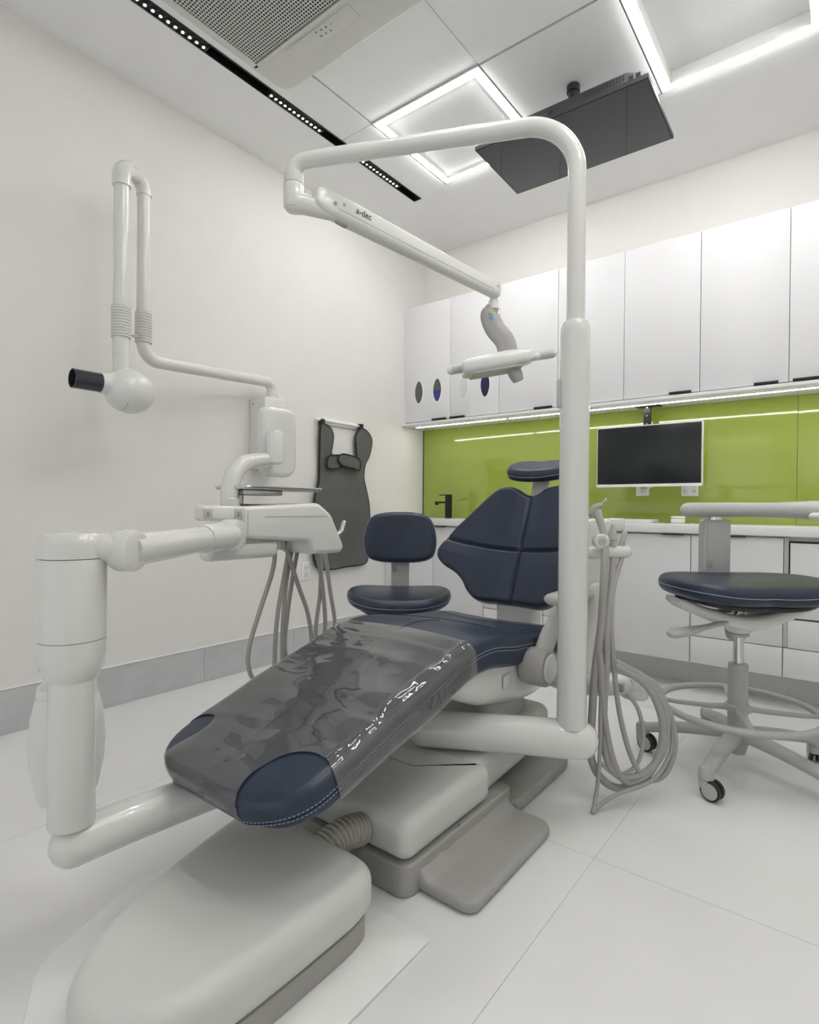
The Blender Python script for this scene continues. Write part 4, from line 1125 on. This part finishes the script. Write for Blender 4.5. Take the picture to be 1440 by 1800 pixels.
m.slab(O, 0.010, 0.004, lambda a, b, h: Vector((-2.702 + h, a, b)), 2, 2); fl = m.build('collar_flap', M_APRON, ap)
m = MB(); rr = [Vector((-2.692, p.x, p.y)) for p in O]; m.tube(rr + [rr[0]], 0.005, 6, 'flat'); m.build('edging', M_BIND, fl)
m = MB(); O = resample(cr([(2.664, 1.266), (2.685, 1.298), (2.73, 1.306), (2.812, 1.296), (2.872, 1.276), (2.872, 1.205), (2.80, 1.216), (2.703, 1.230)], 5, True), 60)[::-1]
m.slab(O, 0.010, 0.004, lambda a, b, h: Vector((-2.690 + h, a, b)), 2, 2); fl = m.build('collar_flap', M_APRON, ap)
m = MB(); rr = [Vector((-2.680, p.x, p.y)) for p in O]; m.tube(rr + [rr[0]], 0.005, 6, 'flat'); m.build('edging', M_BIND, fl)
for yy, zz in ((2.552, 1.500), (2.921, 1.512)):
    part('hanging_loop', M_BIND, ap, ('box', -2.735, -2.705, yy - 0.016, yy + 0.016, zz - 0.022, zz + 0.022, 0.003))
ah = thing('apron_rail', (-2.73, 2.74, 1.5), 'slim white wall rail that carries the lead apron', 'rail')
part('rod', M_TRIM, ah, ('tube', [(-2.722, 2.50, 1.517), (-2.722, 2.95, 1.517)], 0.008, 12))
part('flange', M_TRIM, ah, ('box', XL + 0.0005, -2.728, 2.57, 2.90, 1.495, 1.535, 0.002))

# ================================================================== STOOLS
def make_stool(cx, cy, fang, seat_z, label, kind, leg0, seat_wh, ring_z=None):
    """fang: direction (radians) the sitter faces; kind 'armrest' or 'backrest'"""
    t = thing('operator_stool', (cx, cy, 0.0), label, 'stool', 'navy leather operator stools')
    f = Vector((cos(fang), sin(fang), 0)); l = Vector((-sin(fang), cos(fang), 0)); Z = Vector((0, 0, 1))
    C = Vector((cx, cy, 0))
    def W(a, b, z): return C + f * a + l * b + Z * z          # a forward, b left
    # five legs with castors
    hub = part('base_hub', M_ALU, t, ('lathe', [(0.026, 0.0), (0.028, 0.004), (0.034, 0.03), (0.046, 0.055), (0.05, 0.07), (0.044, 0.088), (0.034, 0.095)], (cx, cy, 0.055), (0, 0, 1), 28))
    R = 0.325
    for k in range(5):
        a = leg0 + 2 * pi * k / 5
        d = Vector((cos(a), sin(a), 0)); q = Vector((-sin(a), cos(a), 0))
        rings = []
        for j in range(15):
            u = j / 14
            rr = 0.02 + (R - 0.02) * u
            zc = 0.128 - 0.012 * u - 0.030 * u * u
            hw = 0.030 - 0.006 * u; hh = 0.020 - 0.004 * u
            if j == 14: hw *= .7; hh *= .7
            rings.append([C + d * rr + q * p[0] + Z * (zc + p[1]) for p in rrect(-hw, hw, -hh, hh, hh * .85, 4)])
        m = MB(); m.rings(rings); lg = m.build('leg', M_ALU, t, 50)
        e = C + d * R
        part('leg_end', M_ALU, lg, ('lathe', [(0.022, 0), (0.025, 0.004), (0.025, 0.034), (0.020, 0.042), (0.008, 0.045)], e + Z * 0.063, (0, 0, 1), 20))
        ca = a + (1.41, -0.5, 1.0, -0.9, 2.67)[k]
        w = Vector((cos(ca), sin(ca), 0)); wp = Vector((-sin(ca), cos(ca), 0))
        c0 = e + w * 0.020 + Z * 0.0345
        ct = part('castor', M_LGREY, t, ('lathe', [(0.0235, 0), (0.0235, 0.024)], e + Z * 0.0385, (0, 0, 1), 18))
        for sg in (-1, 1):
            wh = part('wheel', M_BLACKP, ct, ('lathe', [(0.026, 0), (0.033, 0.002), (0.0335, 0.012), (0.030, 0.015), (0.027, 0.015)], c0 + wp * (0.004 * sg), wp * sg, 26))
            part('wheel_disc', M_LGREY, ct, ('lathe', [(0.026, 0), (0.0265, 0.0015), (0.022, 0.0025)], c0 + wp * (0.0188 * sg), wp * sg, 24))
    # gas column
    zt = seat_z - 0.155
    part('column', M_ALU, t, ('lathe', [(0.031, 0), (0.0335, 0.003), (0.0335, zt * .42), (0.031, zt * .42 + 0.004)], (cx, cy, 0.152), (0, 0, 1), 28))
    part('gas_lift', M_CHROME, t, ('lathe', [(0.018, 0), (0.018, seat_z - 0.10 - (0.152 + zt * .42))], (cx, cy, 0.152 + zt * .42), (0, 0, 1), 22))
    part('lift_collar', M_LGREY, t, ('lathe', [(0.024, 0), (0.036, 0.004), (0.036, 0.010), (0.028, 0.014), (0.026, 0.034), (0.020, 0.038)], (cx, cy, seat_z - 0.215), (0, 0, 1), 24))
    if ring_z:
        fr = 0.262; n = 72
        m = MB(); m.tube([C + Vector((cos(2 * pi * k / n) * fr, sin(2 * pi * k / n) * fr, ring_z)) for k in range(n + 1)], 0.0145, 12, 'flat', 1.0, 0.85); rg = m.build('foot_ring', M_ALU, t, 60)
        part('ring_hub', M_ALU, t, ('lathe', [(0.036, 0), (0.046, 0.003), (0.044, 0.022), (0.036, 0.028)], (cx, cy, ring_z - 0.012), (0, 0, 1), 24))
        for k in range(4):
            a = leg0 + 0.45 + pi / 2 * k
            d = Vector((cos(a), sin(a), 0)); q = Vector((-sin(a), cos(a), 0))
            m = MB(); m.rings([[C + d * rr + q * p[0] + Z * (ring_z + zz + p[1]) for p in rrect(-w_, w_, -.007, .007, .005, 3)] for rr, w_, zz in ((0.035, 0.022, 0.0), (0.09, 0.015, -0.004), (0.2, 0.011, -0.004), (fr - 0.006, 0.010, 0.0))])
            m.build('ring_spoke', M_ALU, t, 50)
    # seat
    sa, sb = seat_wh
    if kind == 'armrest':
        out = [(-0.86 * sa, 0), (-0.80 * sa, 0.55 * sb), (-0.45 * sa, 0.92 * sb), (0.15 * sa, 0.99 * sb), (0.68 * sa, 0.86 * sb), (0.92 * sa, 0.55 * sb), (0.90 * sa, 0.18 * sb), (0.86 * sa, 0)]
        dip = lambda a, b: -0.014 * max(0, a / sa) ** 2 * (0.6 + 0.4 * cos(pi * b / sb)) + 0.012 * (b / sb) ** 2 + 0.010 * max(0, -a / sa) ** 2
    else:
        out = [(-0.88 * sa, 0), (-0.82 * sa, 0.5 * sb), (-0.5 * sa, 0.86 * sb), (0.1 * sa, 1.0 * sb), (0.62 * sa, 0.90 * sb), (0.90 * sa, 0.55 * sb), (0.94 * sa, 0)]
        dip = lambda a, b: -0.020 * max(0, a / sa) ** 2 + 0.022 * (b / sb) ** 2 - 0.012
    pts = out + [(a, -b) for a, b in reversed(out[1:-1])]
    O = resample(cr(pts, 8, True), 140)
    # CCW check
    ar = sum(O[i].x * O[(i + 1) % len(O)].y - O[(i + 1) % len(O)].x * O[i].y for i in range(len(O)))
    if ar < 0: O = O[::-1]
    th = 0.066
    m = MB(); m.slab(O, th, 0.030, lambda a, b, h: W(a + 0.02, b, seat_z - th + h + dip(a, b)), 10, 7); st = m.build('seat', M_NAVY, t, 70)
    m = MB(); pth = [W(p.x * 1.002 + 0.02, p.y * 1.002, seat_z - th + 0.032 + dip(p.x, p.y)) for p in O]; m.tube(pth + [pth[0]], 0.0013, 6); m.build('stitching', M_STITCH, st)
    # pan and mechanism
    O2 = [p * 0.80 for p in O]
    part('seat_pan', M_BLACKP, t, ('slab', resample(O2, 80), 0.022, 0.008, lambda a, b, h: W(a + 0.02, b, seat_z - th - 0.021 + h + dip(a * 1.2, b * 1.2)), 4, 3))
    if kind == 'armrest':
        # white swept bracket under the seat, left to right
        rings = []
        for k in range(21):
            u = -1 + k / 10.0
            b = u * 0.245
            z = seat_z - 0.155 + 0.075 * abs(u) ** 1.6
            hw = 0.085 - 0.015 * abs(u); hh = 0.027 - 0.008 * abs(u)
            if k in (0, 20): hw *= .8; hh *= .6
            rings.append([W(0.0 + p[0], b, z + p[1]) for p in rrect(-hw, hw, -hh, hh, hh * .8, 4)])
        m = MB(); m.rings(rings); br = m.build('seat_bracket', M_WHITE, t, 50)
        part('mechanism', M_WHITE, t, ('lathe', [(0.024, 0), (0.04, 0.01), (0.055, 0.035), (0.06, 0.06), (0.05, 0.07)], (cx, cy, seat_z - 0.205), (0, 0, 1), 28))
        lv = part('lever', M_LGREY, t, ('tube', [Vector((-0.345, 2.28, seat_z - 0.150)), Vector((-0.40, 2.215, seat_z - 0.165)), Vector((-0.445, 2.185, seat_z - 0.180)), Vector((-0.485, 2.150, seat_z - 0.186))], [0.012, 0.014, 0.024, 0.025], 16, 'round', {'sy': 0.7}))
        part('back_link', M_ALU, t, ('tube', cr([W(-0.02, 0.0, seat_z - 0.215), W(-0.10, 0.03, seat_z - 0.16), W(-0.175, 0.035, seat_z - 0.10), W(-0.19, 0.035, seat_z - 0.04)], 6), 0.034, 16, 'round', {'sy': 0.45}))
        # box-section upright and wrap-around arm
        uc = Vector((-0.424, 2.523, 0))
        X = Vector((0.789, 0.615, 0)); Y = Vector((-0.615, 0.789, 0))
        def ubox(mb, hx, hy, z0, z1, bev):
            xf = Matrix(((X.x, Y.x, 0, uc.x), (X.y, Y.y, 0, uc.y), (0, 0, 1, 0), (0, 0, 0, 1)))
            mb.box(-hx, hx, -hy, hy, z0, z1, bev, 3, xf)
        m = MB(); ubox(m, 0.053, 0.026, seat_z - 0.10, 0.912, 0.008); us = m.build('upright', M_LGREY, t)
        xf = Matrix(((X.x, Y.x, 0, uc.x), (X.y, Y.y, 0, uc.y), (0, 0, 1, 0), (0, 0, 0, 1)))
        m = MB(); m.box(-0.043, 0.047, -0.029, -0.025, seat_z - 0.04, 0.902, 0.002, 2, xf); m.build('upright_cover', M_ALU, us)
        m = MB(); m.box(-0.043, -0.021, -0.031, -0.028, 0.723, 0.757, 0.001, 2, xf); m.build('catch', M_GREY, us)
        m = MB(); m.lathe([(0.032, 0), (0.032, 0.030)], (uc.x, uc.y, 0.911), (0, 0, 1), 24); m.build('arm_pivot', M_CHROME, t)
        ap_ = cr([(-0.500, 2.420, 0.950), (-0.480, 2.437, 0.951), (-0.41, 2.495, 0.952), (-0.30, 2.565, 0.953), (-0.19, 2.612, 0.953), (-0.08, 2.615, 0.952), (0.02, 2.56, 0.952), (0.08, 2.46, 0.952)], 6)
        rad = [0.030 if k < 22 else 0.030 + 0.008 * min(1, (k - 22) / 6) for k in range(len(ap_))]
        ar_ = part('torso_arm', M_LGREY, t, ('tube', ap_, rad, 22, 'round', {'sx': 0.95, 'sy': 0.95}))
        part('arm_end_pad', M_WHITE, ar_, ('tube', [(-0.10, 2.577, 0.930), (-0.06, 2.568, 0.930), (0.0, 2.530, 0.930)], 0.022, 16, 'round', {'sy': .7}))
    else:
        part('mechanism', M_LGREY, t, ('box', -0.09, 0.09, -0.07, 0.07, seat_z - 0.135, seat_z - 0.075, 0.012, 3, Matrix.Translation((cx, cy, 0)) @ Matrix.Rotation(fang, 4, 'Z')))
        xf = Matrix.Translation((cx, cy, 0)) @ Matrix.Rotation(fang, 4, 'Z')
        m = MB(); m.box(-0.235, -0.195, -0.048, 0.048, seat_z - 0.13, seat_z + 0.20, 0.008, 3, xf); us = m.build('upright', M_LGREY, t)
        m = MB(); m.box(-0.1955, -0.192, -0.043, -0.020, seat_z + 0.055, seat_z + 0.092, 0.001, 2, xf); m.build('catch', M_GREY, us)
        m = MB(); m.box(-0.235, -0.05, -0.035, 0.035, seat_z - 0.135, seat_z - 0.11, 0.005, 2, xf); m.build('back_link', M_LGREY, t)
        ob = resample(cr([(0, -0.128), (0.10, -0.124), (0.165, -0.098), (0.186, -0.03), (0.176, 0.05), (0.145, 0.108), (0.08, 0.128), (0, 0.132), (-0.08, 0.128), (-0.145, 0.108), (-0.176, 0.05), (-0.186, -0.03), (-0.165, -0.098), (-0.10, -0.124)], 8, True), 120)
        bz = seat_z + 0.238
        m = MB(); m.slab(ob, 0.058, 0.026, lambda a, b, h: W(-0.195 + h - 0.05 * b + 0.6 * a * a, -a, bz + b), 8, 6); bk_ = m.build('backrest', M_NAVY, t, 70)
        m = MB(); pth = [W(-0.195 + 0.032 - 0.05 * p.y + 0.6 * p.x ** 2, -p.x * 1.004, bz + p.y * 1.004) for p in ob]; m.tube(pth + [pth[0]], 0.0013, 6); m.build('stitching', M_STITCH, bk_)
    return t
make_stool(-0.318, 2.392, radians(-53), 0.700, 'navy stool with wrap-around grey arm and foot ring at the right', 'armrest', radians(-98), (0.225, 0.285), 0.222)
make_stool(-1.735, 2.150, radians(-52), 0.556, 'navy stool with oval backrest between the chair and the lead apron', 'backrest', radians(-70), (0.235, 0.248))

# ================================================================== ASSISTANT'S UNIT BEHIND THE LAMP POST
au = thing('assistant_unit', (-0.66, 1.95, 0.0), 'assistant instrument holder with coiled grey hoses behind the lamp post', 'instrument holder')
# swing arm from the chair side
part('mount_arm', M_WHITE, au, ('tube', cr([(-0.845, 1.93, 0.345), (-0.76, 1.90, 0.345), (-0.68, 1.905, 0.352), (-0.60, 1.955, 0.358)], 5), 0.036, 20))
part('joint_block', M_WHITE, au, ('lathe', [(0.040, 0), (0.044, 0.004), (0.044, 0.034), (0.0425, 0.036), (0.044, 0.038), (0.044, 0.070), (0.038, 0.074)], (-0.570, 1.985, 0.312), (0, 0, 1), 30))
part('hose_clamp', M_GREY, au, ('box', -0.612, -0.585, 1.905, 1.930, 0.342, 0.372, 0.004))
part('upright', M_WHITE, au, ('tube', cr([(-0.735, 1.965, 0.37), (-0.745, 2.0, 0.47), (-0.735, 2.02, 0.56), (-0.725, 2.03, 0.66)], 6), 0.030, 18))
part('elbow', M_LGREY, au, ('lathe', [(0.030, 0), (0.034, 0.004), (0.034, 0.03), (0.026, 0.036)], (-0.71, 2.035, 0.645), (0.4, 0.9, 0), 22))
O = resample(rrect(-0.055, 0.045, 0.62, 0.915, 0.02), 60)
X_ = Vector((0.789, 0.615, 0)); Yc = Vector((-0.615, 0.789, 0))
part('control_panel', M_WHITE, au, ('slab', O, 0.05, 0.012, lambda a, b, h: Vector((-0.715, 2.045, 0)) + X_ * a + Yc * (-0.02 + h) + Vector((0, 0, b)), 3, 4))
m = MB(); m.box(0.03, 0.085, -0.02, 0.02, 0.872, 0.918, 0.008, 3, Matrix(((X_.x, Yc.x, 0, -0.715), (X_.y, Yc.y, 0, 2.045), (0, 0, 1, 0), (0, 0, 0, 1)))); m.build('panel_wing', M_WHITE, au)
hold = part('holder_bar', M_WHITE, au, ('tube', [(-0.700, 1.925, 0.800), (-0.610, 1.996, 0.804)], 0.0225, 24))
kn = part('holder_knob', M_WHITE, au, ('lathe', [(0.020, 0), (0.0255, 0.004), (0.026, 0.03), (0.022, 0.034)], (-0.672, 1.912, 0.842), (0.615, -0.789, 0), 26))
part('knob_insert', M_LGREY, kn, ('lathe', [(0.013, 0), (0.0135, 0.0015), (0.006, 0.0018), (0.005, -0.002)], (-0.672 + 0.0215, 1.912 - 0.0272, 0.842), (0.615, -0.789, 0), 22))
sy = part('air_water_syringe', M_LGREY, au, ('tube', cr([(-0.655, 1.925, 0.852), (-0.668, 1.914, 0.905), (-0.676, 1.908, 0.940)], 6), [0.012] * 7 + [0.0135] * 6, 14))
part('syringe_head', M_GREY, sy, ('tube', [(-0.694, 1.902, 0.935), (-0.682, 1.906, 0.955), (-0.672, 1.912, 0.962)], [0.014, 0.0145, 0.010], 14))
part('syringe_tip', M_CHROME, sy, ('tube', [(-0.672, 1.912, 0.962), (-0.655, 1.925, 0.983)], 0.0042, 10))
ev = part('suction_valve', M_LGREY, au, ('tube', [(-0.645, 1.968, 0.818), (-0.645, 1.968, 0.862), (-0.643, 1.970, 0.892)], [0.0165, 0.0155, 0.007], 16))
part('valve_lever', M_GREY, ev, ('box', -0.648, -0.622, 1.945, 1.953, 0.842, 0.846, 0.001))
se = part('saliva_ejector', M_LGREY, au, ('tube', [(-0.622, 1.987, 0.818), (-0.612, 1.995, 0.866)], [0.011, 0.0095], 14))
part('ejector_lever', M_CHROME, se, ('lathe', [(0.006, 0), (0.006, 0.006)], (-0.606, 1.985, 0.838), (0.615, -0.789, 0), 12))
ahoses = [
    ([(-0.648, 1.905, 0.826), (-0.632, 1.85, 0.721), (-0.630, 1.822, 0.574), (-0.642, 1.806, 0.428), (-0.649, 1.80, 0.281), (-0.650, 1.798, 0.152), (-0.626, 1.83, 0.075), (-0.58, 1.865, 0.045), (-0.52, 1.90, 0.075), (-0.475, 1.928, 0.16), (-0.466, 1.932, 0.26), (-0.49, 1.918, 0.35), (-0.53, 1.89, 0.405), (-0.585, 1.852, 0.435)], 0.0125),
    ([(-0.640, 1.965, 0.785), (-0.625, 1.90, 0.685), (-0.617, 1.838, 0.575), (-0.613, 1.828, 0.465), (-0.618, 1.822, 0.299), (-0.610, 1.825, 0.153), (-0.574, 1.852, 0.089), (-0.516, 1.897, 0.099), (-0.474, 1.931, 0.154), (-0.457, 1.944, 0.228), (-0.468, 1.936, 0.329), (-0.505, 1.908, 0.392), (-0.549, 1.875, 0.419), (-0.585, 1.846, 0.445)], 0.0115),
    ([(-0.617, 1.985, 0.785), (-0.618, 1.90, 0.685), (-0.606, 1.848, 0.575), (-0.594, 1.846, 0.428), (-0.576, 1.854, 0.282), (-0.546, 1.874, 0.154), (-0.509, 1.902, 0.084), (-0.466, 1.936, 0.090), (-0.439, 1.958, 0.155), (-0.436, 1.958, 0.228), (-0.452, 1.949, 0.300), (-0.49, 1.92, 0.372), (-0.58, 1.85, 0.44)], 0.0085),
    ([(-0.619, 1.812, 0.446), (-0.623, 1.806, 0.318), (-0.622, 1.800, 0.171), (-0.622, 1.780, 0.065), (-0.620, 1.736, 0.0075)], 0.0065),
    ([(-0.628, 1.806, 0.483), (-0.614, 1.815, 0.281), (-0.589, 1.836, 0.135), (-0.552, 1.866, 0.070), (-0.502, 1.908, 0.100), (-0.465, 1.936, 0.185), (-0.456, 1.946, 0.283), (-0.480, 1.930, 0.370), (-0.520, 1.900, 0.412), (-0.585, 1.850, 0.455)], 0.011),
    ([(-0.560, 1.880, 0.351), (-0.530, 1.893, 0.300), (-0.516, 1.899, 0.209), (-0.534, 1.883, 0.125), (-0.582, 1.846, 0.095), (-0.628, 1.812, 0.135)], 0.0065),
    ([(-0.620, 1.736, 0.0075), (-0.605, 1.765, 0.024), (-0.567, 1.815, 0.050), (-0.488, 1.90, 0.085), (-0.447, 1.950, 0.165), (-0.442, 1.955, 0.255)], 0.0065)]
for h, r in ahoses:
    part('hose', M_HOSE, au, ('tube', cr(h, 10), r, 12))
